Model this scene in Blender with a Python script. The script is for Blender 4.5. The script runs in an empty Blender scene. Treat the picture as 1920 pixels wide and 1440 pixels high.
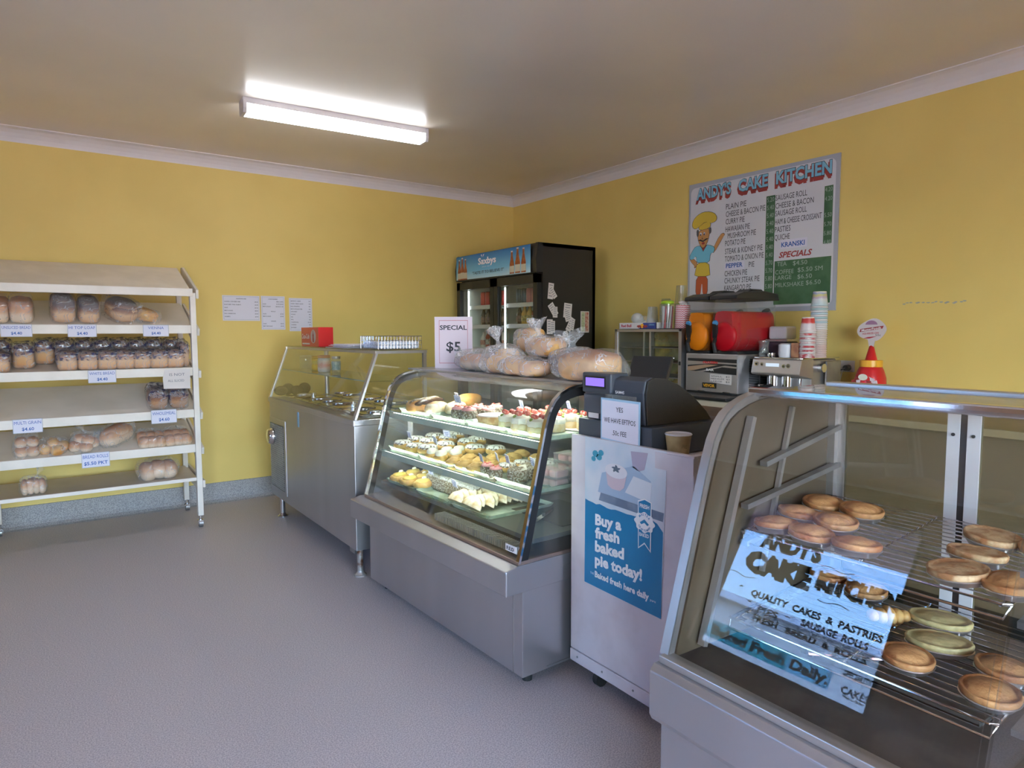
import bpy, bmesh, math, random
from mathutils import Vector, Matrix, noise
R = random.Random(7)
S = bpy.context.scene
C = S.collection
PI = math.pi

# ------------------------------------------------------------ camera, world, lights, exposure
cam_d = bpy.data.cameras.new('camera'); cam = bpy.data.objects.new('camera', cam_d); C.objects.link(cam)
cam_d.sensor_width = 36; cam_d.lens = 36*1244.15/1920; cam_d.clip_start = .05; cam_d.clip_end = 200
yaw, pitch, roll = .6136, .0767, -.0024
cF = Vector((math.sin(yaw)*math.cos(pitch), math.cos(yaw)*math.cos(pitch), -math.sin(pitch)))
cR = Vector((math.cos(yaw), -math.sin(yaw), 0)); cU = cR.cross(cF)
cR2 = math.cos(roll)*cR + math.sin(roll)*cU; cU2 = -math.sin(roll)*cR + math.cos(roll)*cU
m = Matrix((cR2, cU2, -cF)).transposed().to_4x4(); m.translation = (0, 0, 1.36)
cam.matrix_world = m
S.camera = cam
S.view_settings.view_transform = 'Standard'; S.view_settings.look = 'None'
S.view_settings.gamma = 1; S.view_settings.use_curve_mapping = False
S.view_settings.exposure = 0.93
S.cycles.use_denoising = True
S.cycles.transparent_max_bounces = 40
S.cycles.max_bounces = 10; S.cycles.diffuse_bounces = 5; S.cycles.glossy_bounces = 5
S.cycles.sample_clamp_indirect = 6; S.cycles.caustics_reflective = False; S.cycles.caustics_refractive = False

W = bpy.data.worlds.new('sky'); S.world = W; W.use_nodes = True
nt = W.node_tree; nt.nodes.clear()
sky = nt.nodes.new('ShaderNodeTexSky'); sky.sky_type = 'NISHITA'; sky.sun_disc = False
sky.sun_elevation = math.radians(42); sky.sun_rotation = math.radians(60); sky.air_density = 1.0; sky.dust_density = 2.5; sky.ozone_density = 2
bg = nt.nodes.new('ShaderNodeBackground'); bg.inputs['Strength'].default_value = 4.6
wo = nt.nodes.new('ShaderNodeOutputWorld')
nt.links.new(sky.outputs[0], bg.inputs[0]); nt.links.new(bg.outputs[0], wo.inputs[0])

def light(name, kind, loc, rot, energy, color=(1, 1, 1), **k):
    d = bpy.data.lights.new(name, kind); d.energy = energy; d.color = color
    for a, b in k.items():
        if a == 'portal': d.cycles.is_portal = b
        else: setattr(d, a, b)
    o = bpy.data.objects.new(name, d); o.location = loc; o.rotation_euler = rot; C.objects.link(o); return o
light('sun', 'SUN', (-8, 0, 9), (math.radians(38), 0, math.radians(-62)), 12.0, (1, .94, .84), angle=.01)
light('window_portal', 'AREA', (-2.16, 2.68, 1.43), (0, math.radians(-90), 0), 1, shape='RECTANGLE', size=1.5, size_y=1.45, portal=True)
light('added_shopfront_portal', 'AREA', (.15, -1.66, 1.25), (math.radians(90), 0, 0), 1, shape='RECTANGLE', size=3.2, size_y=2.2, portal=True)  # guides sky light through the glazing added behind the camera

# ------------------------------------------------------------ materials
MATS = {}
def nodes(name):
    m = bpy.data.materials.new(name); m.use_nodes = True; t = m.node_tree; t.nodes.clear()
    o = t.nodes.new('ShaderNodeOutputMaterial'); MATS[name] = m
    return m, t, o
def N(t, kind, **k):
    n = t.nodes.new(kind)
    for a, b in k.items():
        if a in n.inputs: n.inputs[a].default_value = b
        else: setattr(n, a, b)
    return n
def mat(name, col, rough=.5, metal=0, col2=None, scale=20, lo=.4, hi=.6, bump=0, bscale=None, stretch=None, emit=0, coat=0, detail=3, spec=.5, sss=0):
    """Principled with an optional second colour mixed in by noise and an optional noise bump."""
    m, t, o = nodes(name); L = t.links.new
    p = N(t, 'ShaderNodeBsdfPrincipled', Roughness=rough, Metallic=metal); p.inputs['Base Color'].default_value = (*col, 1)
    p.inputs['Specular IOR Level'].default_value = spec
    if coat: p.inputs['Coat Weight'].default_value = coat; p.inputs['Coat Roughness'].default_value = .08
    if emit: p.inputs['Emission Color'].default_value = (*col, 1); p.inputs['Emission Strength'].default_value = emit
    L(p.outputs[0], o.inputs[0])
    if col2 or bump:
        tc = N(t, 'ShaderNodeTexCoord'); mp = N(t, 'ShaderNodeMapping')
        if stretch: mp.inputs['Scale'].default_value = stretch
        L(tc.outputs['Object'], mp.inputs[0])
    if col2:
        n = N(t, 'ShaderNodeTexNoise', Scale=scale, Detail=detail); L(mp.outputs[0], n.inputs['Vector'])
        r = N(t, 'ShaderNodeMapRange'); r.inputs['From Min'].default_value = lo; r.inputs['From Max'].default_value = hi
        L(n.outputs['Fac'], r.inputs[0])
        x = N(t, 'ShaderNodeMixRGB'); x.inputs[1].default_value = (*col, 1); x.inputs[2].default_value = (*col2, 1)
        L(r.outputs[0], x.inputs[0]); L(x.outputs[0], p.inputs['Base Color'])
    if bump:
        n = N(t, 'ShaderNodeTexNoise', Scale=bscale or scale, Detail=4); L(mp.outputs[0], n.inputs['Vector'])
        b = N(t, 'ShaderNodeBump', Strength=bump, Distance=.01); L(n.outputs['Fac'], b.inputs['Height']); L(b.outputs[0], p.inputs['Normal'])
    return m
def glass(name, tint=(.96, .98, .97), f0=.04, rough=.0, haze=0, hazecol=(.8, .85, .85)):
    """Thin clear sheet: straight-through transmission and Schlick reflection off each face."""
    m, t, o = nodes(name); L = t.links.new
    lw = N(t, 'ShaderNodeLayerWeight', Blend=.5)
    pw = N(t, 'ShaderNodeMath', operation='POWER'); pw.inputs[1].default_value = 5; L(lw.outputs['Facing'], pw.inputs[0])
    ma = N(t, 'ShaderNodeMath', operation='MULTIPLY_ADD'); ma.inputs[1].default_value = 1-f0; ma.inputs[2].default_value = f0; L(pw.outputs[0], ma.inputs[0])
    tr = N(t, 'ShaderNodeBsdfTransparent'); tr.inputs[0].default_value = (*tint, 1)
    gl = N(t, 'ShaderNodeBsdfGlossy', Roughness=rough)
    mx = N(t, 'ShaderNodeMixShader'); L(ma.outputs[0], mx.inputs[0]); L(tr.outputs[0], mx.inputs[1]); L(gl.outputs[0], mx.inputs[2])
    out = mx
    if haze:
        tc = N(t, 'ShaderNodeTexCoord'); n = N(t, 'ShaderNodeTexNoise', Scale=4, Detail=5); L(tc.outputs['Object'], n.inputs['Vector'])
        r = N(t, 'ShaderNodeMapRange'); r.inputs['From Min'].default_value = .35; r.inputs['From Max'].default_value = .75; r.inputs['To Max'].default_value = haze; L(n.outputs['Fac'], r.inputs[0])
        df = N(t, 'ShaderNodeBsdfDiffuse'); df.inputs[0].default_value = (*hazecol, 1)
        m2 = N(t, 'ShaderNodeMixShader'); L(r.outputs[0], m2.inputs[0]); L(mx.outputs[0], m2.inputs[1]); L(df.outputs[0], m2.inputs[2]); out = m2
    L(out.outputs[0], o.inputs[0]); return m
def plastic(name, col=(.9, .9, .93), base=.15, amt=.4, scale=14, print_col=None, rough=.18, pscale=55, plo=.55):
    """Clear crinkled bag film: transparent, with glossy milky creases and, if asked, patches of ink."""
    m, t, o = nodes(name); L = t.links.new
    tc = N(t, 'ShaderNodeTexCoord')
    n = N(t, 'ShaderNodeTexNoise', Scale=scale, Detail=2, Distortion=.8); L(tc.outputs['Object'], n.inputs['Vector'])
    sb = N(t, 'ShaderNodeMath', operation='SUBTRACT'); sb.inputs[1].default_value = .5; L(n.outputs['Fac'], sb.inputs[0])
    ab = N(t, 'ShaderNodeMath', operation='ABSOLUTE'); L(sb.outputs[0], ab.inputs[0])
    r = N(t, 'ShaderNodeMapRange'); r.inputs['From Min'].default_value = .0; r.inputs['From Max'].default_value = .022
    r.inputs['To Min'].default_value = base+amt; r.inputs['To Max'].default_value = base; L(ab.outputs[0], r.inputs[0])
    p = N(t, 'ShaderNodeBsdfPrincipled', Roughness=rough); p.inputs['Base Color'].default_value = (*col, 1); p.inputs['Specular IOR Level'].default_value = 1.0
    b = N(t, 'ShaderNodeBump', Strength=.8, Distance=.01); L(n.outputs['Fac'], b.inputs['Height']); L(b.outputs[0], p.inputs['Normal'])
    tr = N(t, 'ShaderNodeBsdfTransparent'); mx = N(t, 'ShaderNodeMixShader')
    L(tr.outputs[0], mx.inputs[1]); L(p.outputs[0], mx.inputs[2])
    fac = r.outputs[0]
    if print_col:
        n2 = N(t, 'ShaderNodeTexNoise', Scale=pscale, Detail=1); L(tc.outputs['Object'], n2.inputs['Vector'])
        r2 = N(t, 'ShaderNodeMapRange'); r2.inputs['From Min'].default_value = plo; r2.inputs['From Max'].default_value = plo+.02; L(n2.outputs['Fac'], r2.inputs[0])
        sp = N(t, 'ShaderNodeSeparateXYZ'); L(tc.outputs['Generated'], sp.inputs[0])
        r3 = N(t, 'ShaderNodeMapRange'); r3.inputs['From Min'].default_value = .45; r3.inputs['From Max'].default_value = .55; L(sp.outputs['Z'], r3.inputs[0])
        mu = N(t, 'ShaderNodeMath', operation='MULTIPLY'); L(r2.outputs[0], mu.inputs[0]); L(r3.outputs[0], mu.inputs[1])
        mc = N(t, 'ShaderNodeMixRGB'); mc.inputs[1].default_value = (*col, 1); mc.inputs[2].default_value = (*print_col, 1); L(mu.outputs[0], mc.inputs[0]); L(mc.outputs[0], p.inputs['Base Color'])
        mxx = N(t, 'ShaderNodeMath', operation='MAXIMUM'); L(fac, mxx.inputs[0])
        ms = N(t, 'ShaderNodeMath', operation='MULTIPLY'); ms.inputs[1].default_value = .75; L(mu.outputs[0], ms.inputs[0]); L(ms.outputs[0], mxx.inputs[1]); fac = mxx.outputs[0]
    L(fac, mx.inputs[0]); L(mx.outputs[0], o.inputs[0]); return m
def bands(name, stops, axis='Z', rough=.4, nscale=30, namt=.08, coord='Generated', emit=0):
    """Colour ramp along one object axis, broken up with a little noise."""
    m, t, o = nodes(name); L = t.links.new
    tc = N(t, 'ShaderNodeTexCoord'); sp = N(t, 'ShaderNodeSeparateXYZ'); L(tc.outputs[coord], sp.inputs[0])
    n = N(t, 'ShaderNodeTexNoise', Scale=nscale, Detail=3); L(tc.outputs['Object'], n.inputs['Vector'])
    ma = N(t, 'ShaderNodeMath', operation='MULTIPLY_ADD'); ma.inputs[1].default_value = namt*2; L(n.outputs['Fac'], ma.inputs[0])
    sb = N(t, 'ShaderNodeMath', operation='SUBTRACT'); sb.inputs[1].default_value = namt; L(sp.outputs[axis], sb.inputs[0]); L(sb.outputs[0], ma.inputs[2])
    cr = N(t, 'ShaderNodeValToRGB'); L(ma.outputs[0], cr.inputs[0]); e = cr.color_ramp.elements
    e[0].position = stops[0][0]; e[0].color = (*stops[0][1], 1); e[1].position = stops[-1][0]; e[1].color = (*stops[-1][1], 1)
    for q, c in stops[1:-1]:
        x = e.new(q); x.color = (*c, 1)
    p = N(t, 'ShaderNodeBsdfPrincipled', Roughness=rough); L(cr.outputs[0], p.inputs['Base Color']); L(p.outputs[0], o.inputs[0]); return m

WALL = mat('yellow paint', (.80, .60, .178), .55, col2=(.76, .565, .162), scale=1.5, bump=.03, bscale=60)
CEIL = mat('ceiling gloss paint', (.83, .745, .66), .27, col2=(.78, .70, .62), scale=.8, bump=.015, bscale=2.5, spec=.6)
CORN = mat('cornice paint', (.80, .745, .74), .5)
FLOOR = mat('speckled vinyl floor', (.66, .60, .60), .5, col2=(.42, .38, .40), scale=210, lo=.40, hi=.60, bump=.15, bscale=200)
SKIRT = mat('speckled coved skirting', (.44, .42, .42), .6, col2=(.25, .24, .25), scale=160, lo=.42, hi=.6)
BROWNW = mat('brown timber lining', (.30, .17, .10), .6, col2=(.22, .12, .07), scale=6, stretch=(1, 8, .4))
CREAM = mat('cream rack paint', (.80, .73, .66), .45, col2=(.73, .66, .59), scale=5, bump=.05, bscale=30)
CREAM2 = mat('shelf board paint', (.78, .69, .61), .4, col2=(.71, .63, .55), scale=4)
STEEL = mat('brushed steel', (.52, .51, .54), .36, .85, col2=(.45, .44, .46), scale=1.6, bump=.03, bscale=160, stretch=(1, 1, .04))
STEELD = mat('dull steel', (.40, .39, .39), .42, .8, col2=(.32, .31, .31), scale=9)
CHROME = mat('polished chrome', (.75, .75, .77), .08, 1)
ALU = mat('anodised aluminium', (.52, .50, .49), .32, .8)
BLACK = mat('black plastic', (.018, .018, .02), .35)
BLACKM = mat('black crackle enamel', (.022, .019, .017), .5, bump=.2, bscale=300)
DGREY = mat('dark grey plastic', (.055, .062, .08), .38)
RUBBER = mat('rubber', (.02, .02, .02), .7)
WHITE = mat('white enamel', (.72, .70, .72), .4, col2=(.64, .61, .62), scale=3)
WHITEC = mat('worn white cabinet paint', (.66, .61, .66), .45, col2=(.56, .50, .54), scale=7, lo=.45, hi=.75)
PAPER = mat('white paper', (.72, .70, .80), .7)
PAPERW = mat('warm white paper', (.70, .64, .62), .7)
PINKP = mat('pink card', (.74, .62, .68), .7)
INK = mat('black ink', (.03, .03, .04), .6)
INKG = mat('grey ink', (.14, .14, .18), .6)
BLUEINK = mat('blue ink', (.04, .12, .42), .6)
REDINK = mat('red ink', (.48, .035, .05), .6)
WHITEINK = mat('white ink', (.85, .83, .85), .6)
RED = mat('red gloss', (.62, .015, .02), .3, coat=.3)
YEL = mat('yellow plastic', (.85, .42, .03), .35)
NAVY = mat('navy', (.03, .05, .22), .5)
GREEN = mat('chalk green', (.05, .13, .055), .7, col2=(.07, .16, .075), scale=12)
CHALK = mat('chalk', (.36, .44, .37), .9)
GRYB = mat('grey board frame', (.42, .44, .50), .5)
BOARDW = mat('white board', (.66, .66, .70), .4)
SKYB = mat('pale blue print', (.22, .50, .66), .5)
DKRED = mat('dark red print', (.35, .04, .035), .5)
POSTB = mat('poster blue', (.012, .20, .42), .35)
GLASS = glass('clear glass')
GLASSC = glass('greenish case glass', (.968, .985, .975), .045, haze=.04)
GLASSP = glass('pie case glass', (.97, .98, .98), .05)
GEDGE = mat('green glass edge', (.28, .42, .36), .15, spec=.8)
TINTG = glass('tinted shop glass', (.42, .50, .60))
WGLASS = glass('added shopfront glass', (.97, .98, .98))
BAG = plastic('clear bread bag', base=.12, amt=.30, scale=16)
BAGH = plastic('frosted bread bag', (.88, .83, .85), base=.27, amt=.36, scale=16, rough=.3)
BAGP = plastic('printed bread bag', base=.12, amt=.34, scale=20, print_col=(.03, .04, .14), pscale=48, plo=.55)
CRUST = bands('loaf crust', [(0, (.46, .21, .08)), (.25, (.62, .34, .15)), (.55, (.66, .40, .20)), (.75, (.30, .12, .045)), (1, (.20, .075, .03))], rough=.6, nscale=18, namt=.12)
CRUSTD = bands('dark top crust', [(0, (.60, .34, .17)), (.45, (.70, .45, .25)), (.62, (.30, .14, .08)), (.8, (.10, .06, .06)), (1, (.08, .05, .05))], rough=.5, namt=.08)
CRUSTP = bands('pale roll crust', [(0, (.74, .58, .42)), (.4, (.76, .58, .42)), (.62, (.62, .33, .17)), (1, (.42, .17, .075))], rough=.55, namt=.10)
CRUSTG = mat('golden roll', (.72, .42, .14), .55, col2=(.58, .27, .08), scale=14, bump=.2, bscale=60)
WMEAL = bands('wholemeal crust', [(0, (.36, .18, .09)), (.5, (.46, .25, .13)), (.7, (.24, .10, .05)), (1, (.12, .06, .045))], rough=.6, nscale=40, namt=.15)
PIEC = mat('pie pastry', (.62, .31, .12), .5, col2=(.36, .125, .04), scale=26, lo=.42, hi=.66, bump=.25, bscale=120, detail=6)
PIEP = mat('pale pie pastry', (.70, .47, .26), .6, col2=(.46, .22, .09), scale=34, lo=.45, hi=.62, bump=.3, bscale=140, detail=6)
PIEQ = mat('quiche top', (.62, .48, .22), .45, col2=(.46, .36, .15), scale=30, bump=.3, bscale=50)
FOIL = mat('foil tray', (.62, .60, .60), .3, .9)
ICING = mat('white icing', (.82, .80, .80), .35, bump=.1, bscale=60)
ICINGC = mat('icing with chocolate drizzle', (.82, .80, .78), .35, col2=(.13, .08, .06), scale=95, lo=.53, hi=.57)
PUFF = mat('golden pastry', (.72, .46, .16), .5, col2=(.60, .33, .09), scale=30, bump=.2)
CREAMF = mat('whipped cream', (.84, .80, .68), .5, bump=.3, bscale=80)
CUSTARD = mat('custard', (.80, .62, .16), .3, col2=(.70, .45, .10), scale=30)
CHOC = mat('chocolate', (.055, .028, .018), .3, bump=.2, bscale=80)
COCO = mat('coconut coated chocolate', (.13, .09, .06), .85, col2=(.42, .40, .34), scale=130, lo=.45, hi=.6, bump=.6, bscale=150)
COCOW = mat('coconut frosted white', (.52, .54, .55), .85, col2=(.24, .22, .20), scale=90, lo=.52, hi=.62, bump=.6, bscale=130)
SUGAR = mat('sugar dusted pastry', (.62, .42, .20), .7, col2=(.84, .77, .60), scale=24, bump=.3)
STRAW = mat('strawberry', (.55, .06, .05), .25, col2=(.75, .25, .2), scale=90)
PINKC = mat('pink cream', (.80, .36, .36), .4)
KIWI = mat('green garnish', (.22, .30, .06), .5)
TRAY = glass('frosted tray plastic', (.62, .72, .66), .06, .1, haze=.9, hazecol=(.62, .74, .64))
CLEARBOX = glass('clear clamshell plastic', (.93, .95, .95), .06, .08, haze=.25)
LAMP = mat('lamp diffuser', (.93, .96, 1.0), .4, emit=8)
LED = mat('led strip', (.85, .95, 1.0), .4, emit=2.5)
RAIL = mat('pale green rail', (.42, .50, .44), .3)
LEDS = mat('shelf light', (.95, 1.0, .88), .4, emit=14)
LEDC = mat('case light', (.95, 1.0, .90), .4, emit=34)
SCREEN = mat('purple display', (.16, .10, .62), .3, emit=.9)
ORANGE = mat('orange slush', (.74, .20, .004), .45, spec=.3)
REDS = mat('red slush', (.46, .002, .010), .45, spec=.3)
TEAL = glass('teal film', (.16, .62, .66))

# ------------------------------------------------------------ mesh helpers
class MB:
    def __init__(s): s.v = []; s.f = []
    def add(s, v, f):
        k = len(s.v); s.v += [tuple(p) for p in v]; s.f += [tuple(i+k for i in q) for q in f]; return s
    def box(s, x0, y0, z0, x1, y1, z1, M=None):
        v = [(x, y, z) for z in (z0, z1) for y in (y0, y1) for x in (x0, x1)]
        if M is not None: v = [M @ Vector(p) for p in v]
        return s.add(v, [(0, 2, 3, 1), (4, 5, 7, 6), (0, 1, 5, 4), (2, 6, 7, 3), (0, 4, 6, 2), (1, 3, 7, 5)])
    def beam(s, p0, p1, w, h, up=(0, 0, 1)):
        """Rectangular bar from p0 to p1, w wide sideways and h along up."""
        p0, p1 = Vector(p0), Vector(p1); d = (p1-p0).normalized(); a = d.cross(Vector(up)).normalized(); b = a.cross(d)
        v = [p+a*i*w/2+b*j*h/2 for p in (p0, p1) for j in (-1, 1) for i in (-1, 1)]
        return s.add(v, [(0, 1, 3, 2), (4, 6, 7, 5), (0, 4, 5, 1), (2, 3, 7, 6), (0, 2, 6, 4), (1, 5, 7, 3)])
    def tube(s, pts, r, n=6, closed=False, r2=None):
        pts = [Vector(p) for p in pts]; rings = []; k0 = len(s.v); N_ = len(pts); a = None
        for i, p in enumerate(pts):
            if closed: d = pts[(i+1) % N_]-pts[i-1]
            else: d = pts[min(i+1, N_-1)]-pts[max(i-1, 0)]
            d.normalize()
            if a is None:
                a = d.cross(Vector((0, 0, 1)))
                if a.length < .05: a = d.cross(Vector((1, 0, 0)))
            a = (a-d*a.dot(d)).normalized(); b = d.cross(a)
            rr = r if r2 is None else r+(r2-r)*i/(N_-1)
            for j in range(n):
                t = 2*PI*j/n; s.v.append(tuple(p+rr*(a*math.cos(t)+b*math.sin(t))))
        for i in range(N_ if closed else N_-1):
            for j in range(n):
                q = k0+i*n; w = k0+((i+1) % N_)*n; s.f.append((q+j, q+(j+1) % n, w+(j+1) % n, w+j))
        if not closed: s.f.append(tuple(k0+j for j in reversed(range(n)))); s.f.append(tuple(k0+(N_-1)*n+j for j in range(n)))
        return s
    def cyl(s, p0, p1, r, r2=None, n=16): return s.tube([p0, p1], r, n, r2=r if r2 is None else r2)
    def lathe(s, prof, c=(0, 0, 0), n=20, wob=None):
        k0 = len(s.v)
        for r, z in prof:
            for j in range(n):
                t = 2*PI*j/n; rr = r*(1 if wob is None else wob(t, z)); s.v.append((c[0]+rr*math.cos(t), c[1]+rr*math.sin(t), c[2]+z))
        for i in range(len(prof)-1):
            for j in range(n): q = k0+i*n; s.f.append((q+j, q+(j+1) % n, q+n+(j+1) % n, q+n+j))
        s.f.append(tuple(k0+j for j in reversed(range(n)))); q = k0+(len(prof)-1)*n; s.f.append(tuple(q+j for j in range(n)))
        return s
    def prism(s, poly, axis, t0, t1):
        """Polygon of (a, b) pairs extruded from t0 to t1 along axis; x: (y, z), y: (x, z), z: (x, y)."""
        n = len(poly); f = {'x': lambda a, b, t: (t, a, b), 'y': lambda a, b, t: (a, t, b), 'z': lambda a, b, t: (a, b, t)}[axis]
        v = [f(a, b, t) for t in (t0, t1) for a, b in poly]
        return s.add(v, [tuple(range(n))[::-1], tuple(range(n, 2*n))]+[(i, (i+1) % n, n+(i+1) % n, n+i) for i in range(n)])
    def ribbon(s, prof, axis_y0, axis_y1, th):
        """Open (x, z) profile given thickness th and extruded along y: a bent sheet."""
        P = [Vector((x, z)) for x, z in prof]; off = []
        for i, p in enumerate(P):
            d = (P[min(i+1, len(P)-1)]-P[max(i-1, 0)]).normalized(); off.append(p+Vector((-d.y, d.x))*th)
        n = len(P); v = []
        for y in (axis_y0, axis_y1):
            v += [(p.x, y, p.y) for p in P]+[(p.x, y, p.y) for p in off]
        f = []
        for i in range(n-1):
            f += [(i, i+1, 2*n+i+1, 2*n+i), (n+i+1, n+i, 3*n+i, 3*n+i+1), (i+1, i, n+i, n+i+1), (2*n+i, 2*n+i+1, 3*n+i+1, 3*n+i)]
        f += [(0, 2*n, 3*n, n), (n-1, 2*n-1, 4*n-1, 3*n-1)]
        return s.add(v, f)
    def blob(s, c, r, e=(1, 1), nu=20, nv=10, amp=0, fr=6, seed=0, flat=None, M=None):
        """Superellipsoid with noise; flat cuts it off at that fraction of r.z below the centre."""
        def pw(x, k): return math.copysign(abs(x)**k, x)
        k0 = len(s.v)
        for i in range(nv+1):
            a = -PI/2+PI*i/nv
            for j in range(nu):
                b = 2*PI*j/nu
                p = Vector((r[0]*pw(math.cos(a), e[0])*pw(math.cos(b), e[1]), r[1]*pw(math.cos(a), e[0])*pw(math.sin(b), e[1]), r[2]*pw(math.sin(a), e[0])))
                if amp: p *= 1+amp*noise.noise(Vector((p.x*fr+seed*7.1, p.y*fr, p.z*fr)))
                if flat is not None: p.z = max(p.z, -r[2]*flat)
                if M is not None: p = M @ p
                s.v.append((c[0]+p.x, c[1]+p.y, c[2]+p.z))
        for i in range(nv):
            for j in range(nu): q = k0+i*nu; s.f.append((q+j, q+(j+1) % nu, q+nu+(j+1) % nu, q+nu+j))
        return s
    def build(s, name, m, parent=None, smooth=False, bevel=0, loc=None, kind=None, label=None):
        me = bpy.data.meshes.new(name); me.from_pydata(s.v, [], s.f); me.validate(); me.update()
        bm = bmesh.new(); bm.from_mesh(me); bmesh.ops.remove_doubles(bm, verts=bm.verts, dist=1e-6)
        bmesh.ops.recalc_face_normals(bm, faces=bm.faces); bm.to_mesh(me); bm.free()
        if smooth:
            me.polygons.foreach_set('use_smooth', [True]*len(me.polygons))
            if smooth != 'all':
                me.set_sharp_from_angle(angle=math.radians(40))
        me.materials.append(m if not isinstance(m, str) else MATS[m])
        o = bpy.data.objects.new(name, me); C.objects.link(o)
        if bevel:
            b = o.modifiers.new('bevel', 'BEVEL'); b.width = bevel; b.segments = 2; b.limit_method = 'ANGLE'; b.angle_limit = math.radians(40); b.harden_normals = False
        if parent is not None: link(o, parent)
        if loc: o.location = loc
        if kind: o['kind'] = kind
        if label: o['label'] = label
        return o
def link(o, parent):
    o.parent = parent; o.matrix_parent_inverse = parent.matrix_basis.inverted()
def box(*a, M=None): return MB().box(*a, M=M)
def tag(o, label=None, cat=None, group=None):
    if label: o['label'] = label
    if cat: o['category'] = cat
    if group: o['group'] = group
    return o
def thing(name, label, cat, loc=(0, 0, 0), rotz=0, group=None):
    o = bpy.data.objects.new(name, None); C.objects.link(o); o.empty_display_size = .1
    o.location = loc; o.rotation_euler = (0, 0, rotz)
    o.matrix_basis = Matrix.Translation(loc) @ Matrix.Rotation(rotz, 4, 'Z')
    return tag(o, label, cat, group)
def put(o, loc, rotz=0, rx=0, ry=0, sc=None):
    o.location = loc; o.rotation_euler = (rx, ry, rotz)
    if sc: o.scale = sc if isinstance(sc, (tuple, list)) else (sc,)*3
    return o
def dup(o, loc=None, rotz=0, label=None, group=None, parent=None, rx=0, ry=0, sc=None):
    c = o.copy(); C.objects.link(c)
    if parent is not None: c.parent = parent
    for ch in o.children: dup(ch, parent=c)
    if loc is not None: put(c, loc, rotz, rx, ry, sc)
    if label: c['label'] = label
    if group: c['group'] = group
    return c
class Proto:
    """First use hands out the prototype itself, later uses copies of it."""
    def __init__(s, o): s.o = o; s.used = False
    def at(s, loc, rotz=0, label=None, group=None, **k):
        if s.used: return dup(s.o, loc, rotz, label, group, **k)
        s.used = True; put(s.o, loc, rotz, **k)
        if label: s.o['label'] = label
        if group: s.o['group'] = group
        return s.o
_tc = {}
def text(s_, name, parent, m, P, h, w=None, Rv=(0, -1, 0), Uv=(0, 0, 1), off=0, shear=0, th=.0006, align='L', arc=None, join=None, lift=0):
    """Flat lettering: P left end of the baseline, h capital height, w whole width; Rv reading direction, Uv up."""
    if not s_.strip(): return join
    key = (s_, off, shear)
    if key not in _tc:
        cu = bpy.data.curves.new('t', 'FONT'); cu.body = s_; cu.offset = off; cu.shear = shear; cu.resolution_u = 2
        o = bpy.data.objects.new('t', cu); C.objects.link(o); dg = bpy.context.evaluated_depsgraph_get()
        me = bpy.data.meshes.new_from_object(o.evaluated_get(dg)); bpy.data.objects.remove(o); bpy.data.curves.remove(cu)
        v = [(p.co.x, p.co.y) for p in me.vertices]; f = [tuple(p.vertices) for p in me.polygons]; bpy.data.meshes.remove(me)
        x0 = min(p[0] for p in v); x1 = max(p[0] for p in v); _tc[key] = (v, f, x0, x1)
    v, f, x0, x1 = _tc[key]
    sy = h/.69; sx = (w/(x1-x0)) if w else sy; ww = (x1-x0)*sx
    P = Vector(P); Rv = Vector(Rv).normalized(); Uv = Vector(Uv).normalized(); n = Rv.cross(Uv)
    if align == 'C': P = P-Rv*ww/2
    out = [P+Rv*(x-x0)*sx+Uv*(y*sy+(lift*((x-x0)*sx/ww)))+n*th for x, y in v]
    mb = join or MB()
    mb.add(out, f)
    if join is not None: return join
    me = bpy.data.meshes.new(name); me.from_pydata([tuple(p) for p in out], [], f); me.materials.append(m)
    o = bpy.data.objects.new(name, me); C.objects.link(o); link(o, parent); return o
def flat(name, m, parent, P, Rv, Uv, pts, th=.0004):
    """Flat printed patch: polygon pts (a, b) in the plane at P spanned by Rv, Uv, a thin slab th proud."""
    P = Vector(P); Rv = Vector(Rv).normalized(); Uv = Vector(Uv).normalized(); n = Rv.cross(Uv)
    k = len(pts); v = [P+Rv*a+Uv*b+n*t for t in (0, th) for a, b in pts]
    mb = MB().add(v, [tuple(range(k))[::-1], tuple(range(k, 2*k))]+[(i, (i+1) % k, k+(i+1) % k, k+i) for i in range(k)])
    return mb.build(name, m, parent)
def rect(a, b, c, d): return [(a, b), (c, b), (c, d), (a, d)]
def ell(cx, cy, rx, ry, n=20, a0=0, a1=2*PI): return [(cx+rx*math.cos(a0+(a1-a0)*i/n), cy+ry*math.sin(a0+(a1-a0)*i/n)) for i in range(n if a1-a0 > 6.28 else n+1)]
def struct(mb, name, m, parent=None, **k):
    o = mb.build(name, m, parent, **k); o['kind'] = 'structure'; return o

# ------------------------------------------------------------ the room
XL, XB, YA, YF, ZC = -2.0, 4.05, 5.72, -1.6, 2.75
struct(box(XL-.2, YF-.2, -.1, XB+.2, YA+.2, 0), 'floor', FLOOR)
struct(box(XL-.2, YF-.2, ZC, XB+.2, YA+.2, ZC+.15), 'ceiling', CEIL)
wb = struct(box(XL-.2, YA, 0, XB+.2, YA+.2, ZC), 'wall_back', WALL)
wr = struct(box(XB, YF, 0, XB+.2, YA, ZC), 'wall_right', WALL)
WY0, WY1, WZ0, WZ1 = 1.97, 3.37, .70, 2.17
l = MB().box(XL-.2, YF, 0, XL, WY0, ZC).box(XL-.2, WY1, 0, XL, YA, ZC).box(XL-.2, WY0, 0, XL, WY1, WZ0).box(XL-.2, WY0, WZ1, XL, WY1, ZC)
struct(l, 'wall_left', BROWNW)
FX0, FX1, FZ1 = -1.45, 1.75, 2.35  # unseen front opening, sized for the daylight it lets in
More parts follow.
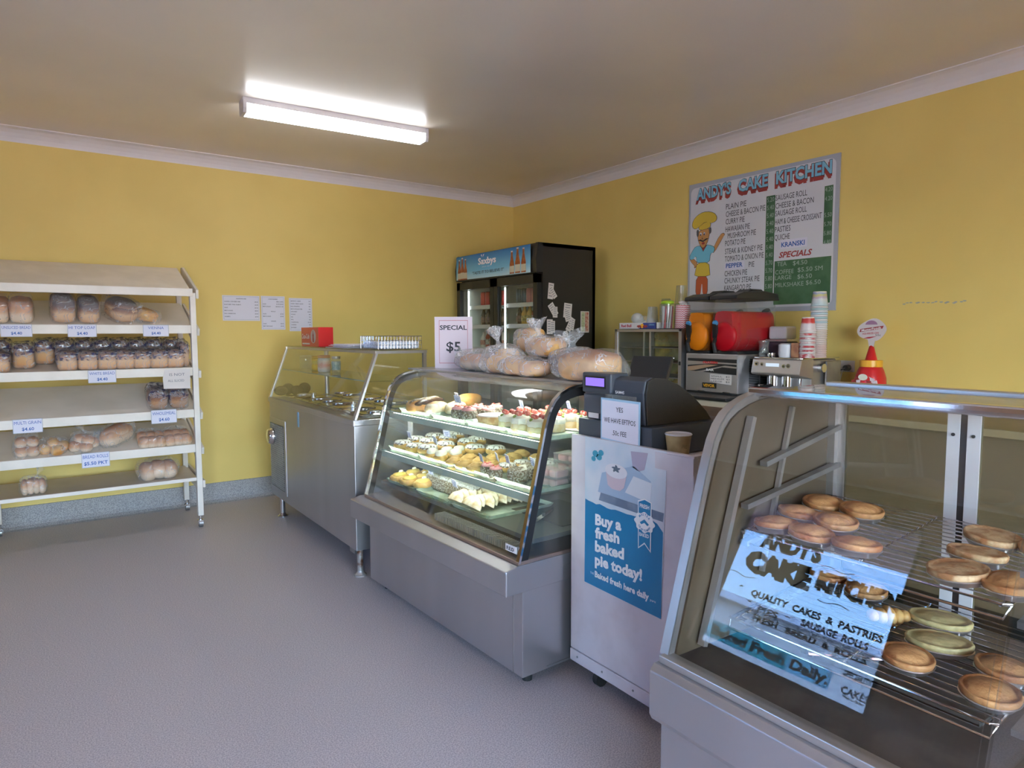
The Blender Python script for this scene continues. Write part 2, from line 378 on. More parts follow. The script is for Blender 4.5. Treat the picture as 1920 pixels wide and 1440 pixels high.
f = MB().box(XL-.2, YF-.2, 0, FX0, YF, ZC).box(FX1, YF-.2, 0, XB+.2, YF, ZC).box(FX0, YF-.2, FZ1, FX1, YF, ZC).box(-.45, YF-.2, 0, -.35, YF, FZ1).box(-.35, YF-.2, 0, FX1, YF, .35)
struct(f, 'wall_front', WALL)
# cornices: a cove section with a bead, along each wall
def cove(y0=0):
    return [(0, 0), (.004, .012), (.012, .03), (.03, .055), (.055, .075), (.075, .082), (.085, .084), (.085, .09), (0, .09)]
cv = cove()
struct(MB().prism([(YA-a, ZC-.09+b) for a, b in cv], 'x', XL, XB), 'trim_1', CORN)
struct(MB().prism([(XB-a, ZC-.09+b) for a, b in cv], 'y', YF, YA), 'trim_2', CORN)
struct(MB().prism([(XL+a, ZC-.09+b) for a, b in cv], 'y', YF, YA), 'trim_3', CORN)
struct(MB().prism([(YF+a, ZC-.09+b) for a, b in cv], 'x', XL, XB), 'trim_4', CORN)
sk = [(0, 0), (.075, 0), (.045, .006), (.022, .022), (.010, .045), (.008, .155), (0, .157)]
struct(MB().prism([(YA-a, b) for a, b in sk], 'x', XL, XB), 'baseboard_back', SKIRT)
struct(MB().prism([(XB-a, b) for a, b in sk], 'y', YF, YA), 'baseboard_right', SKIRT)
struct(MB().prism([(XL+a, b) for a, b in sk], 'y', YF, YA), 'baseboard_left', SKIRT)
# joints between the lining sheets of the back wall, and the scuff on the right wall
for x in (-.10, .235, .30):
    struct(box(x, YA-.0015, .157, x+.004, YA, ZC-.09), 'wall_back_strip', WALL, wb)
sc = MB()
for k in range(16):
    y = 1.84-k*.021+R.uniform(-.01, .01); z = 1.524+R.uniform(-.006, .006)+.004*math.sin(k)
    sc.prism([(y+.012*math.cos(a)*R.uniform(.5, 1), z+.005*math.sin(a)*R.uniform(.4, 1)) for a in [i*PI/4 for i in range(8)]], 'x', XB-.0008, XB)
struct(sc, 'wall_scuff', mat('scuff', (.36, .36, .33), .8), wr)
# shop window in the left wall with the painted sign
win = thing('window_1', None, None, (XL, (WY0+WY1)/2, WZ0)); win['kind'] = 'structure'
fr = MB().box(XL-.12, WY0, WZ0, XL-.04, WY0+.04, WZ1).box(XL-.12, WY1-.04, WZ0, XL-.04, WY1, WZ1).box(XL-.12, WY0, WZ0, XL-.04, WY1, WZ0+.04).box(XL-.12, WY0, WZ1-.04, XL-.04, WY1, WZ1)
fr.build('window_frame', mat('dark timber', (.10, .05, .03), .5), win)
box(XL-.085, WY0+.04, WZ0+.04, XL-.079, WY1-.04, WZ1-.04).build('window_pane', TINTG, win)
gx = XL-.088; D = MB()
def wt(s_, y0, y1, z, h, off=.045, sh=0, lift=0): text(s_, '', None, None, (gx, y0, z), h, abs(y0-y1), off=off, shear=sh, join=D, lift=lift)
def wtd(*a, **k): wt(*a, **k)
wt("ANDY'S", 3.13, 2.62, 1.70, .13, .075)
wt('CAKE', 3.20, 2.66, 1.475, .16, .05); wt('CAKE', 3.17, 2.63, 1.455, .16, .05)
wt('KITCHEN', 2.60, 2.03, 1.50, .135, .05); wt('KITCHEN', 2.575, 2.005, 1.485, .135, .05)
wt('QUALITY  CAKES  &  PASTRIES', 3.047, 2.05, 1.255, .052); wt('*', 3.16, 3.13, 1.25, .06); wt('*', 3.05, 3.02, 1.15, .06)
wt('PIES  *', 2.95, 2.68, 1.145, .05); wt('SAUSAGE  ROLLS', 2.60, 2.12, 1.167, .052)
wt('*  FRESH   BREAD  &  ROLLS', 3.04, 2.10, 1.065, .05)
wt('Baked Fresh Daily.', 3.24, 2.29, .825, .075, .045)
wt('SPECIALITY', 2.216, 2.03, .935, .045); wt('CAKES', 2.20, 2.02, .815, .05, .03); wt('Made to Order', 2.18, 2.04, .79, .018)
for z0, y0, a in ((1.68, 2.60, 1), (1.64, 2.55, -1), (1.40, 3.3, 1), (1.41, 2.55, -1)):
    D.tube([(gx, y0-i*.03, z0+.012*a*math.sin(i*.9)) for i in range(9)], .003, 4)
D.build('lettering', INK, win)
box(gx-.001, 2.60, .79, gx+.0015, 3.33, .94).build('teal_band', TEAL, win)
box(gx-.001, 2.28, .79, gx+.0015, 2.60, .94).build('teal_band', glass('pale teal film', (.45, .75, .85)), win)
# unseen door and window added behind the camera to let in frontal daylight
d1 = thing('added_door', None, None, (-.95, YF-.1, 0)); d1['kind'] = 'structure'
MB().box(FX0, YF-.12, 0, FX0+.06, YF-.06, FZ1).box(-.51, YF-.12, 0, -.45, YF-.06, FZ1).box(FX0, YF-.12, 0, -.45, YF-.06, .12).box(FX0, YF-.12, FZ1-.08, -.45, YF-.06, FZ1).build('door_frame', ALU, d1)
box(FX0+.06, YF-.095, .12, -.51, YF-.089, FZ1-.08).build('door_pane', WGLASS, d1)
w2 = thing('added_window', None, None, (1.1, YF-.1, .35)); w2['kind'] = 'structure'
MB().box(-.35, YF-.12, .35, -.31, YF-.06, FZ1).box(FX1-.04, YF-.12, .35, FX1, YF-.06, FZ1).box(-.35, YF-.12, .35, FX1, YF-.06, .39).box(-.35, YF-.12, FZ1-.05, FX1, YF-.06, FZ1).box(1.08, YF-.12, .35, 1.12, YF-.06, FZ1).build('window_frame', ALU, w2)
box(-.31, YF-.095, .39, 1.08, YF-.089, FZ1-.05).build('window_pane', WGLASS, w2); box(1.12, YF-.095, .39, FX1-.04, YF-.089, FZ1-.05).build('window_pane', WGLASS, w2)
# outside: pavement, verandah soffit, buildings over the road
struct(box(-60, -60, -.22, 60, 60, -.12), 'exterior_ground', mat('pavement', (.42, .36, .32), .9, col2=(.34, .28, .25), scale=2))
struct(box(-4.7, -4.6, 2.5, XL-.2, 7, 2.62), 'verandah_roof', mat('pink soffit', (.62, .40, .40), .7))
struct(box(XL-.2, -4.6, 2.5, XB+.2, YF-.2, 2.62), 'verandah_roof', MATS['pink soffit'])
struct(MB().box(-16, -8, -.2, -14, 16, 2.6).prism([(-16.6, 2.6), (-13.6, 2.6), (-15, 3.0)], 'y', -8, 16), 'exterior_building', mat('bluish render', (.50, .56, .62), .9))

# ------------------------------------------------------------ ceiling light
t = thing('ceiling_light', 'long white fluorescent batten light on the ceiling', 'ceiling light', (1.62, 4.215, ZC), math.radians(-3.2))
hz = lambda a, b: MB().prism([(-.062, ZC-.034), (-.062, ZC), (.062, ZC), (.062, ZC-.034)], 'x', a, b)
def lxf(o):
    o.matrix_parent_inverse = Matrix.Identity(4); o.location = (0, 0, -ZC); return o
lxf(hz(-.585, .585).build('housing', WHITE, t))
lxf(MB().prism([(-.060, ZC-.035), (-.060, ZC-.062), (-.048, ZC-.084), (.048, ZC-.084), (.060, ZC-.062), (.060, ZC-.035)], 'x', -.575, .575).build('diffuser', LAMP, t))
for sx in (-1, 1):
    lxf(MB().prism([(-.064, ZC-.064), (-.052, ZC-.088), (.052, ZC-.088), (.064, ZC-.064), (.064, ZC), (-.064, ZC)], 'x', sx*.585-.011, sx*.585+.011).build('end_cap', WHITE, t, bevel=.003))

# ------------------------------------------------------------ bread rack
t = thing('display_rack', 'cream painted wooden bread rack on castors against the back wall', 'shelving rack', (.29, 5.3, 0))
RX0, RX1 = -.30, .85
SH = [(1.405, 1.585, 5.50), (1.115, 1.19, 5.50), (.825, 1.00, 5.50), (.58, .715, 5.50), (.345, .352, 5.56)]  # front z, back z, back y
for xp in (RX0, RX1):
    MB().prism([(xp-.018, 5.005), (xp+.018, 5.005), (xp+.018, 5.055), (xp-.018, 5.055)], 'z', .085, 1.64).build('post', CREAM, t, bevel=.003)
    MB().prism([(xp-.02, 5.55), (xp+.015, 5.55), (xp+.015, 5.59), (xp-.02, 5.59)], 'z', .085, 1.80).build('post', CREAM, t, bevel=.003)
    for zf, zb, yb in SH:
        MB().beam((xp+.026 if xp > 0 else xp-.026, 4.995, zf-.035), (xp+.026 if xp > 0 else xp-.026, yb+.06, zb-.02), .016, .05).build('side_rail', CREAM, t, bevel=.002)
        MB().beam((xp, 5.06, zf-.05), (xp, yb+.05, zb-.035), .03, .045).build('shelf_bearer', CREAM, t)
    MB().prism([(5.0, 1.60), (5.0, 1.66), (5.52, 1.855), (5.58, 1.855), (5.58, 1.79)], 'x', xp+.019 if xp > 0 else xp-.037, xp+.037 if xp > 0 else xp-.019).build('top_side_board', CREAM, t, bevel=.003)
    for y in (5.03, 5.57):
        w = MB().cyl((xp-.013, y, .028), (xp+.013, y, .028), .027, n=18).build('castor', STEELD, t, smooth=True)
        MB().cyl((xp, y, .05), (xp, y, .088), .009).box(xp-.018, y-.02, .045, xp+.018, y+.02, .052).box(xp-.018, y-.012, .022, xp-.0145, y+.012, .05).box(xp+.0145, y-.012, .022, xp+.018, y+.012, .05).build('castor_fork', CHROME, w)
for i, (zf, zb, yb) in enumerate(SH):
    MB().beam((.275, 5.035, zf-.004), (.275, yb, zb-.004), 1.13, .012).build('shelf', CREAM2, t)
    hl = .055 if i < 4 else .022
    box(RX0+.019, 5.008, zf-hl+.012, RX1-.019, 5.026, zf+.014).build('front_lip', CREAM, t, bevel=.002)
MB().beam((.275, 5.02, 1.645), (.275, 5.56, 1.845), 1.135, .014).build('top_board', CREAM, t)
box(RX0-.01, 5.0, 1.615, RX1+.0, 5.018, 1.668).build('top_lip', CREAM, t, bevel=.003)
def sz(i, y):
    zf, zb, yb = SH[i]; return zf+.003+(zb-zf)*(y-5.035)/(yb-5.035)
# price cards clipped to the shelf fronts
def card(x, z, w, h, l1, l2, label, rot=0, yy=4.998):
    t = thing('price_card', label, 'price card', (x, yy, z), 0, 'price cards on the bread rack')
    box(x-w/2, yy, z-h/2, x+w/2, yy+.003, z+h/2).build('card', PAPER, t)
    b = MB()
    for q in (box(x-w/2, yy-.0006, z-h/2, x+w/2, yy, z-h/2+.003), box(x-w/2, yy-.0006, z+h/2-.003, x+w/2, yy, z+h/2), box(x-w/2, yy-.0006, z-h/2, x-w/2+.003, yy, z+h/2), box(x+w/2-.003, yy-.0006, z-h/2, x+w/2, yy, z+h/2)): b.add(q.v, q.f)
    b.build('border', GRYB, t)
    text(l1, 'lettering', t, BLUEINK, (x, yy-.0006, z+h*.13), h*.22, min(w*.9, len(l1)*h*.20), (1, 0, 0), off=.0, align='C')
    text(l2, 'lettering', t, BLUEINK, (x, yy-.0006, z-h*.32), h*.22, None, (1, 0, 0), off=.02, align='C')
card(-.131, 1.382, .155, .076, 'UNSLICED BREAD', '$4.40', 'white price card with blue print reading UNSLICED BREAD')
card(.2025, 1.381, .155, .08, 'HI TOP LOAF', '$4.40', 'white price card with blue print reading HI TOP LOAF')
card(.6165, 1.381, .153, .078, 'VIENNA', '$4.40', 'white price card with blue print reading VIENNA')
card(.298, 1.088, .155, .082, 'WHITE BREAD', '$4.40', 'white price card with blue print reading WHITE BREAD')
card(.6425, .803, .155, .092, 'WHOLEMEAL', '$4.60', 'white price card with blue print reading WHOLEMEAL')
card(-.1025, .80, .149, .086, 'MULTI GRAIN', '$4.60', 'white price card with blue print reading MULTI GRAIN')
card(.24, .552, .154, .095, 'BREAD ROLLS', '$5.50 PKT', 'white price card with blue print reading BREAD ROLLS')
t = thing('handwritten_note', 'handwritten paper note hanging from the right of the white bread shelf', 'note', (.73, 5.0, 1.08))
MB().prism([(.648, .99), (.645, 1.06), (.66, 1.118), (.815, 1.12), (.812, .985)], 'y', 5.0, 5.003).build('sheet', PAPERW, t)
text('IS NOT', 'lettering', t, INKG, (.685, 4.9994, 1.075), .018, .095, (1, 0, 0)); text('ALL SLICED', 'lettering', t, INKG, (.675, 4.9994, 1.035), .015, .10, (1, 0, 0))

# bread in bags: body along +y, front face at y = 0
def loaf(name, cat, w, l, h, crust, bag, seed, crown=.35, e=(.45, .4), tail=False):
    o = thing(name, 'x', cat)
    MB().blob((0, l/2, h*.5), (w/2, l/2, h*.5), e, 24, 14, .10, 14, seed, flat=.94).build('bread', crust, o, smooth='all')
    if crown:
        MB().blob((0, l/2, h*.72), (w/2*1.06, l/2*.97, h*crown), (.95, .9), 22, 10, .12, 12, seed+3).build('crown', crust, o, smooth='all')
    b = MB().blob((0, l/2, h*.56), (w/2*1.14, l/2*1.05, h*.62), (.42, .4), 30, 18, .12, 22, seed+9, flat=.9)
    b.build('bag', bag, o, smooth='all')
    return o
def bag_tail(mb, c, d, r, l, seed=0):
    """Twisted bag end: narrow neck that flares out."""
    c, d = Vector(c), Vector(d).normalized(); a = d.cross(Vector((0, 0, 1)))
    if a.length < .1: a = Vector((1, 0, 0))
    a.normalize(); b = d.cross(a); n = 16; k0 = len(mb.v); prof = [(r*1.6, 0), (r*.7, .18), (r*.45, .3), (r*.9, .5), (r*1.9, .8), (r*2.4, 1.0)]
    for q, (rr, s) in enumerate(prof):
        for j in range(n):
            t_ = 2*PI*j/n; x = rr*(1+.35*math.sin(5*t_+seed+q*.3)*(.4+s)); mb.v.append(tuple(c+d*(l*s+.12*l*s*math.sin(3*t_+seed))+a*x*math.cos(t_)+b*x*math.sin(t_)*.6))
    for q in range(len(prof)-1):
        for j in range(n): i = k0+q*n; mb.f.append((i+j, i+(j+1) % n, i+n+(j+1) % n, i+n+j))
g = 'white printed-bag loaves on the second shelf'
pw_ = Proto(loaf('sliced_loaf', 'bread', .112, .21, .115, CRUST, BAGP, 1))
front = [-.225, .137, .258, .375, .483, .589, .700, .808]
names = ['leftmost sliced loaf of the front row, beside the gap', 'sliced loaf in a printed bag just right of the gap in the front row', 'second sliced loaf right of the gap in the front row', 'third sliced loaf right of the gap, above the WHITE BREAD card', 'fourth sliced loaf right of the gap in the front row', 'fifth sliced loaf right of the gap in the front row', 'third sliced loaf from the right post in the front row', 'x']
for k, x in enumerate(front[:-1]+[.700+.0]*0):
    pass
front = [-.228, .118, .228, .335, .437, .537, .637, .737]
y = 5.05
for k, x in enumerate(front):
    pw_.at((x, y+R.uniform(0, .01), sz(1, y)), R.uniform(-.05, .05), names[k] if k < 7 else 'second sliced loaf from the right post in the front row', g, rx=.13)
    if k == 7: pass
pw_.at((.80, 5.09, sz(1, 5.09)), .05, 'sliced loaf pushed against the right post of the second shelf', g, rx=.13, sc=(.55, 1, 1.35))
pb_ = Proto(loaf('sliced_loaf', 'bread', .115, .20, .135, CRUST, BAGP, 5))
for k, x in enumerate([-.225, -.105, .0, .115, .222, .33, .435, .54, .64, .76]):
    lb = 'brown loaf standing alone in the gap of the second shelf' if k == 1 else 'sliced loaf behind the front row, number %s from the left post' % ['one', '', 'three', 'four', 'five', 'six', 'seven', 'eight', 'nine', 'ten'][k]
    yy = 5.16 if k == 1 else 5.285
    pb_.at((x, yy, sz(1, yy)), R.uniform(-.06, .06), lb, 'back row of sliced loaves on the second shelf', rx=.13)
pu = Proto(loaf('unsliced_loaf', 'bread', .118, .24, .125, CRUSTP, BAG, 11, crown=.42))
for x, lb in ((-.225, 'pale unsliced loaf cut by the left edge of the photo on the top shelf'), (-.105, 'pale unsliced loaf beside the left edge one on the top shelf')):
    pu.at((x, 5.06, sz(0, 5.06)), 0, lb, 'unsliced loaves on the top shelf', rx=.30)
pu = Proto(loaf('hi_top_loaf', 'bread', .125, .25, .15, CRUSTD, BAG, 12, crown=.5))
pu.at((.115, 5.06, sz(0, 5.06)), .05, 'dark-topped high loaf above the HI TOP LOAF card, left one', 'hi top loaves', rx=.30)
pu.at((.248, 5.06, sz(0, 5.06)), 0, 'dark-topped high loaf above the HI TOP LOAF card, right one', 'hi top loaves', rx=.30, sc=.92)
loafv = loaf('vienna_loaf', 'bread', .16, .26, .13, CRUSTD, BAG, 13, crown=.42, e=(.7, .7)); put(loafv, (.47, 5.06, sz(0, 5.06)), .35, rx=.30); loafv['label'] = 'large dark-topped vienna loaf on the top shelf'
loafv = loaf('vienna_loaf', 'bread', .12, .2, .075, CRUSTG, BAG, 14, crown=.4, e=(.9, .9)); put(loafv, (.61, 5.07, sz(0, 5.07)), .5, rx=.30); loafv['label'] = 'small low golden vienna loaf at the end of the top shelf'
pm = Proto(loaf('wholemeal_loaf', 'bread', .118, .2, .125, WMEAL, BAGP, 21))
pm.at((.620, 5.05, sz(2, 5.05)), 0, 'wholemeal sliced loaf above the WHOLEMEAL card, left of the pair', 'wholemeal loaves', rx=.32)
pm.at((.745, 5.05, sz(2, 5.05)), 0, 'wholemeal sliced loaf against the right post', 'wholemeal loaves', rx=.32)
def rolls(name, label, pos, spots, r, crust, bagr, seed, bag=BAG, tail=None, rotz=0, h=.8, rx=0):
    o = thing(name, label, 'bread')
    for k, (x, y_, z) in enumerate(spots):
        MB().blob((x, y_, z), (r[0]*R.uniform(.93, 1.07), r[1], r[2]), (.8, .85), 18, 10, .1, 14, seed+k).build('roll', crust, o, smooth='all')
    b = MB().blob((0, 0, bagr[2]*.92), bagr, (.6, .6), 30, 16, .16, 16, seed+30, flat=.92)
    if tail: bag_tail(b, *tail)
    b.build('bag', bag, o, smooth='all'); put(o, pos, rotz, rx); return o
z4 = sz(3, 5.1)
rolls('bagged_rolls', 'small squarish bag of pale rolls under the MULTI GRAIN card', (-.115, 5.12, z4), [(-.03, -.02, .035), (.03, -.02, .035), (-.03, 0, .09), (.03, 0, .09), (0, .05, .05)], (.034, .04, .032), CRUSTP, (.075, .075, .072), 31, rx=.25)
rolls('bagged_rolls', 'low bag of golden rolls second on the fourth shelf', (.02, 5.13, z4), [(-.045, 0, .03), (.02, -.03, .03), (.05, .02, .035), (0, .04, .055)], (.038, .045, .03), CRUSTG, (.085, .075, .055), 32, rx=.25)
rolls('bagged_rolls', 'white bag of round rolls above the BREAD ROLLS card', (.195, 5.12, z4), [(-.06, 0, .035), (0, -.03, .035), (.04, .03, .04), (-.03, .03, .07), (.01, 0, .07)], (.037, .042, .032), CRUSTP, (.09, .08, .068), 33, tail=((0, .02, .12), (-.5, 0, .7), .016, .07, 2), rx=.25)
o = loaf('long_loaf', 'bread', .12, .24, .115, CRUSTP, BAG, 34, crown=.4, e=(.7, .6)); put(o, (.30, 5.08, z4), -.75, rx=.2); o['label'] = 'long brown loaf lying askew in a clear bag on the fourth shelf'
for k, (x, lb) in enumerate(((.575, 'flat pack of joined rolls on the fourth shelf, left of the pair'), (.735, 'flat pack of joined rolls on the fourth shelf beside the right post'))):
    rolls('roll_pack', lb, (x, 5.14, z4-.005), [(-.05, -.05, .04), (0, -.05, .042), (.05, -.05, .04), (-.05, .03, .045), (0, .03, .047), (.05, .03, .045)], (.036, .045, .042), CRUSTP, (.088, .105, .055), 36+k, rx=.25)
rolls('bagged_rolls', 'knotted clear bag of pale finger rolls on the bottom shelf', (-.095, 5.12, .352), [(-.045, 0, .05), (-.015, 0, .052), (.015, 0, .05), (.045, 0, .05), (0, .05, .05)], (.021, .05, .05), CRUSTP, (.078, .075, .065), 38, tail=((.02, 0, .11), (.35, 0, 1), .014, .065, 1))
rolls('tall_loaf', 'big three-lobed white loaf at the right end of the bottom shelf', (.615, 5.18, .352), [(-.065, 0, .055), (0, 0, .065), (.065, 0, .06)], (.055, .10, .065), CRUSTP, (.135, .115, .075), 39)

# ------------------------------------------------------------ menus on the back wall
def menu(x0, z0, x1, z1, lines, label, tilt=0):
    t = thing('wall_menu', label, 'paper menu', ((x0+x1)/2, YA, z0), 0, 'menus on the back wall'); y = YA-.004
    box(x0, y, z0, x1, YA, z1).build('sheet', PAPER, t)
    b = MB()
    for a in ((x0+.008, z0+.008, x1-.008, z0+.010), (x0+.008, z1-.010, x1-.008, z1-.008), (x0+.008, z0+.008, x0+.010, z1-.008), (x1-.010, z0+.008, x1-.008, z1-.008)): b.box(a[0], y-.0006, a[1], a[2], y, a[3])
    b.build('border', GRYB, t)
    n = len(lines); T_ = MB(); dz = (z1-z0-.035)/n; h = min(.0085, dz*.5)
    for i, ln in enumerate(lines):
        z = z1-.03-i*dz
        if not ln: continue
        a, _, c = ln.partition('|')
        if a.startswith('^'): text(a[1:], '', None, None, ((x0+x1)/2, y-.0006, z), h, None, (1, 0, 0), align='C', join=T_, off=.02)
        else: text(a, '', None, None, (x0+.014, y-.0006, z), h, min(len(a)*h*.62, (x1-x0)*.74), (1, 0, 0), join=T_, off=.02)
        if c: text(c, '', None, None, (x1-.014-len(c)*h*.6, y-.0006, z), h, len(c)*h*.6, (1, 0, 0), join=T_, off=.02)
    T_.build('lettering', INKG, t)
menu(1.186, 1.465, 1.475, 1.669, ['^SANDWICHES', 'CHICKEN, CORN BEEF, HAM|$5.50', 'ROAST BEEF, TUNA, SALMON|$6.00', 'SALAD|$7.50', 'MEAT & SALAD|$8.50', 'EGG, CURRIED EGG|$5.50', 'VEGEMITE|$3.50'], 'landscape paper menu headed SANDWICHES, the widest of the three')
menu(1.486, 1.393, 1.680, 1.672, ['^CONTAINERS', '|SMALL LARGE', 'SALAD|$7.00 $9.50', 'MEAT & SALAD|$8.50 $11.50', '', '^ROLLS', 'SALAD|$7.50', 'MEAT & SALAD|$9.00', '', '^WRAPS', 'SALAD|$8.50', 'MEAT AND SALAD|$9.50'], 'portrait paper menu in the middle of the three')
menu(1.716, 1.380, 1.912, 1.661, ['BEETROOT, CHEESE|50c', 'ONION, TOMATO, BEANS|50c', 'EGG, PINEAPPLE|80c', 'MAYO OR SALAD ITEM|50c', 'EXTRA MEAT|$2.00', 'AVOCADO|80c', 'EGG|70c', 'ROLL|50c', 'TOASTED ROLL|$1.00', 'TOASTING|50c', 'BUTTERED|20c'], 'portrait paper menu partly behind the red carton')

# ------------------------------------------------------------ sandwich bar
BX0, BY0, BY1, BZ = 1.37, 3.45, 5.12, .885
t = thing('sandwich_bar', 'stainless steel refrigerated sandwich bar with slanted glass guard', 'display counter', (1.75, 4.3, 0))
box(BX0, BY0, .15, 2.1, BY1, BZ-.03).build('body', STEEL, t, bevel=.003)
box(BX0-.006, BY0-.006, BZ-.035, 2.106, BY1+.01, BZ).build('top_rim', STEEL, t, bevel=.004)
box(BX0+.03, BY0+.10, .10, BX0+.045, BY0+.18, .16).build('side_trim', STEELD, t)
box(BX0-.004, 4.725, .20, BX0+.002, 5.115, .74).build('grille_frame', STEEL, t, bevel=.002)
gr = MB(); gd = box(BX0-.006, 4.765, .225, BX0-.0035, 5.095, .70)
gp = gd.build('grille', BLACK, t)
for i in range(30):
    z = .235+i*.0155
    for j in range(13):
        y = 4.775+j*.0245+(.012 if i % 2 else 0)
        gr.box(BX0-.0085, y, z, BX0-.006, y+.006, z+.011)
    gr.box(BX0-.0085, 4.765, z-.003, BX0-.006, 5.095, z+.0)
gr.build('grille_mesh', STEELD, gp, kind='stuff')
kb = MB(); k0 = len(kb.v); kb.lathe([(.062, 0), (.062, .012), (.052, .035), (.045, .04), (0.001, .042)], (0, 0, 0), 24)
kb.v = [(BX0-.006-z, 5.03+x, .60+y) for x, y, z in kb.v]; kb.build('round_vent_cap', CHROME, t, smooth=True)
box(BX0-.002, 4.418, .735, BX0+.001, 4.450, .835).build('thermometer_strip', mat('pale blue strip', (.22, .42, .60), .4), t)
def foot(x, y, z, parent, r=.02, m=CHROME):
    MB().cyl((x, y, .012), (x, y, z), r*.95, n=16).lathe([(r*1.0, .03), (r*1.15, .02), (r*1.9, .008), (r*1.9, 0)], (x, y, 0), 18).build('leg', m, parent, smooth=True)
for x in (1.40, 2.05):
    foot(x, 4.96, .15, t)
    foot(x, 3.475, .15, t, .018, mat('rusty leg', (.45, .42, .40), .4, .6, col2=(.16, .07, .04), scale=16, lo=.5, hi=.62) if x < 1.5 else CHROME)
# guard frame
TZ = 1.262
def slant(y): return MB().beam((1.372, y, BZ+.005), (1.51, y, TZ-.012), .006, .030, up=(-.94, 0, .34))
for y in (BY0+.005, BY1-.005):
    MB().beam((1.375, y, BZ), (1.51, y, TZ-.008), .032, .012, up=(-.94, 0, .34)).build('guard_post', ALU, t)
    MB().beam((1.815, y+(.012 if y < 4 else -.012), BZ), (1.815, y+(.012 if y < 4 else -.012), TZ-.01), .02, .02, up=(0, 1, 0)).build('guard_post', ALU, t)
    MB().beam((1.50, y, TZ-.008), (1.82, y, TZ-.008), .018, .016).build('guard_rail', ALU, t)
for x in (1.515, 1.815): MB().beam((x, BY0, TZ-.008), (x, BY1, TZ-.008), .02, .016).build('guard_rail', ALU, t)
MB().cyl((1.77, 4.99, BZ), (1.77, 4.99, TZ-.01), .017).lathe([(.03, 0), (.03, .006), (.018, .016)], (1.77, 4.99, BZ), 16).build('centre_column', ALU, t, smooth=True)
for y in (BY0+.012, BY1-.012):
    for q, (x, z) in enumerate(((1.385, BZ+.025), (1.505, TZ-.03))): MB().cyl((x-.001, y-.017, z), (x-.001, y-.0145, z), .004, n=8).build('screw', BLACK, t) if y < 4 else None
box(1.50, BY0, TZ, 1.83, BY1, TZ+.006).build('top_glass', GLASS, t)
MB().ribbon([(1.378, BZ+.006), (1.508, TZ-.016)], BY0+.02, BY1-.02, .005).build('front_glass', GLASS, t)
for y in (BY0+.003, BY1-.009): MB().prism([(1.385, BZ+.004), (1.508, TZ-.016), (1.80, TZ-.016), (1.80, BZ+.004)], 'y', y, y+.005).build('end_glass', GLASS, t)
sh_ = box(1.47, BY0+.02, 1.088, 1.77, BY1-.02, 1.094).build('glass_shelf', GLASS, t); box(1.468, BY0+.02, 1.088, 1.47, BY1-.02, 1.094).build('shelf_edge', GEDGE, sh_)
# well with a row of lidded pans
box(1.44, BY0+.06, BZ, 2.04, BY1-.06, BZ+.004).build('pan_rail', STEELD, t, bevel=.002)
for i in range(8):
    y = BY0+.09+i*.19
    for x0, x1 in ((1.455, 1.725), (1.745, 2.02)):
        p_ = MB().box(x0, y, BZ+.004, x1, y+.175, BZ+.012).box(x0+.012, y+.012, BZ+.012, x1-.012, y+.163, BZ+.016).build('pan_lid', CHROME, t, bevel=.002)
        if (i*3+int(x0*10)) % 4: MB().blob(((x0+x1)/2, y+.088, BZ+.02), (.07, .05, .012), (1, 1), 16, 8).build('lid_dome', CHROME, p_, smooth='all')
        else: MB().cyl(((x0+x1)/2, y+.088, BZ+.016), ((x0+x1)/2, y+.088, BZ+.045), .018).build('lid_knob', CHROME, p_, smooth=True)
for k, (x, y) in enumerate(((1.435, 5.04), (1.50, 5.085), (1.55, 5.03), (1.62, 5.07))):
    o = MB().blob((0, 0, 0), (.050, .022, .036+.008*(k % 2)), (1, 1), 20, 12, .05, 10, k).build('brown_roll', mat('dark brown roll', (.13, .075, .03), .7, col2=(.10, .055, .025), scale=20) if k == 0 else MATS['dark brown roll'], smooth='all')
    put(o, (x, y, BZ+.048+.008*(k % 2)), R.uniform(-.2, .2)); tag(o, ['first', 'second', 'third', 'fourth'][k]+' dark brown oval from the far left end inside the sandwich bar', 'bread', 'dark ovals in the sandwich bar')
# jars on the glass shelf
def jar(name, label, x, y, z, r, h, body, lid, lidc, lab=None, labm=None, cat='jar'):
    t = thing(name, label, cat, (x, y, z)); MB().lathe([(r*.9, 0), (r, .006), (r, h*.78), (r*.85, h*.84)], (x, y, z), 20).build('body', body, t, smooth=True)
    MB().lathe([(r*.96, h*.84), (r*.98, h*.86), (r*.98, h*.99), (r*.9, h)], (x, y, z), 20).build('lid', lidc, t, smooth=True)
    if labm: MB().lathe([(r*1.01, h*.15), (r*1.02, h*.17), (r*1.02, h*.66), (r*1.01, h*.68)], (x, y, z), 20).build('label_wrap', labm, t, smooth=True)
    return t
JZ = 1.0955
jar('cup_stack', 'clear plastic tubs at the far end of the glass shelf', 1.62, 5.02, JZ, .045, .10, CLEARBOX, 1, CLEARBOX)
jar('spice_jar', 'green-labelled jar behind the yellow tub on the glass shelf', 1.66, 4.90, JZ, .028, .10, mat('green jar', (.10, .22, .14), .4), 1, WHITE, labm=mat('green label', (.12, .30, .18), .5))
jar('sauce_tub', 'yellow tub with a yellow lid on the glass shelf', 1.62, 4.72, JZ, .052, .105, mat('mustard yellow', (.90, .50, .02), .4), 1, YEL, labm=bands('yellow label', [(0, (.9, .55, .01)), (.45, (.9, .55, .01)), (.5, (.5, .15, .08)), (.55, (.75, .55, .1)), (1, (.7, .5, .05))], nscale=60, namt=.3))
jar('spread_jar', 'white and pink jar with an orange lid on the glass shelf', 1.58, 4.50, JZ, .043, .115, WHITE, 1, mat('orange lid', (.62, .22, .12), .4), labm=bands('pink label', [(0, (.8, .7, .7)), (.5, (.75, .3, .3)), (1, (.8, .75, .7))], nscale=70, namt=.4))
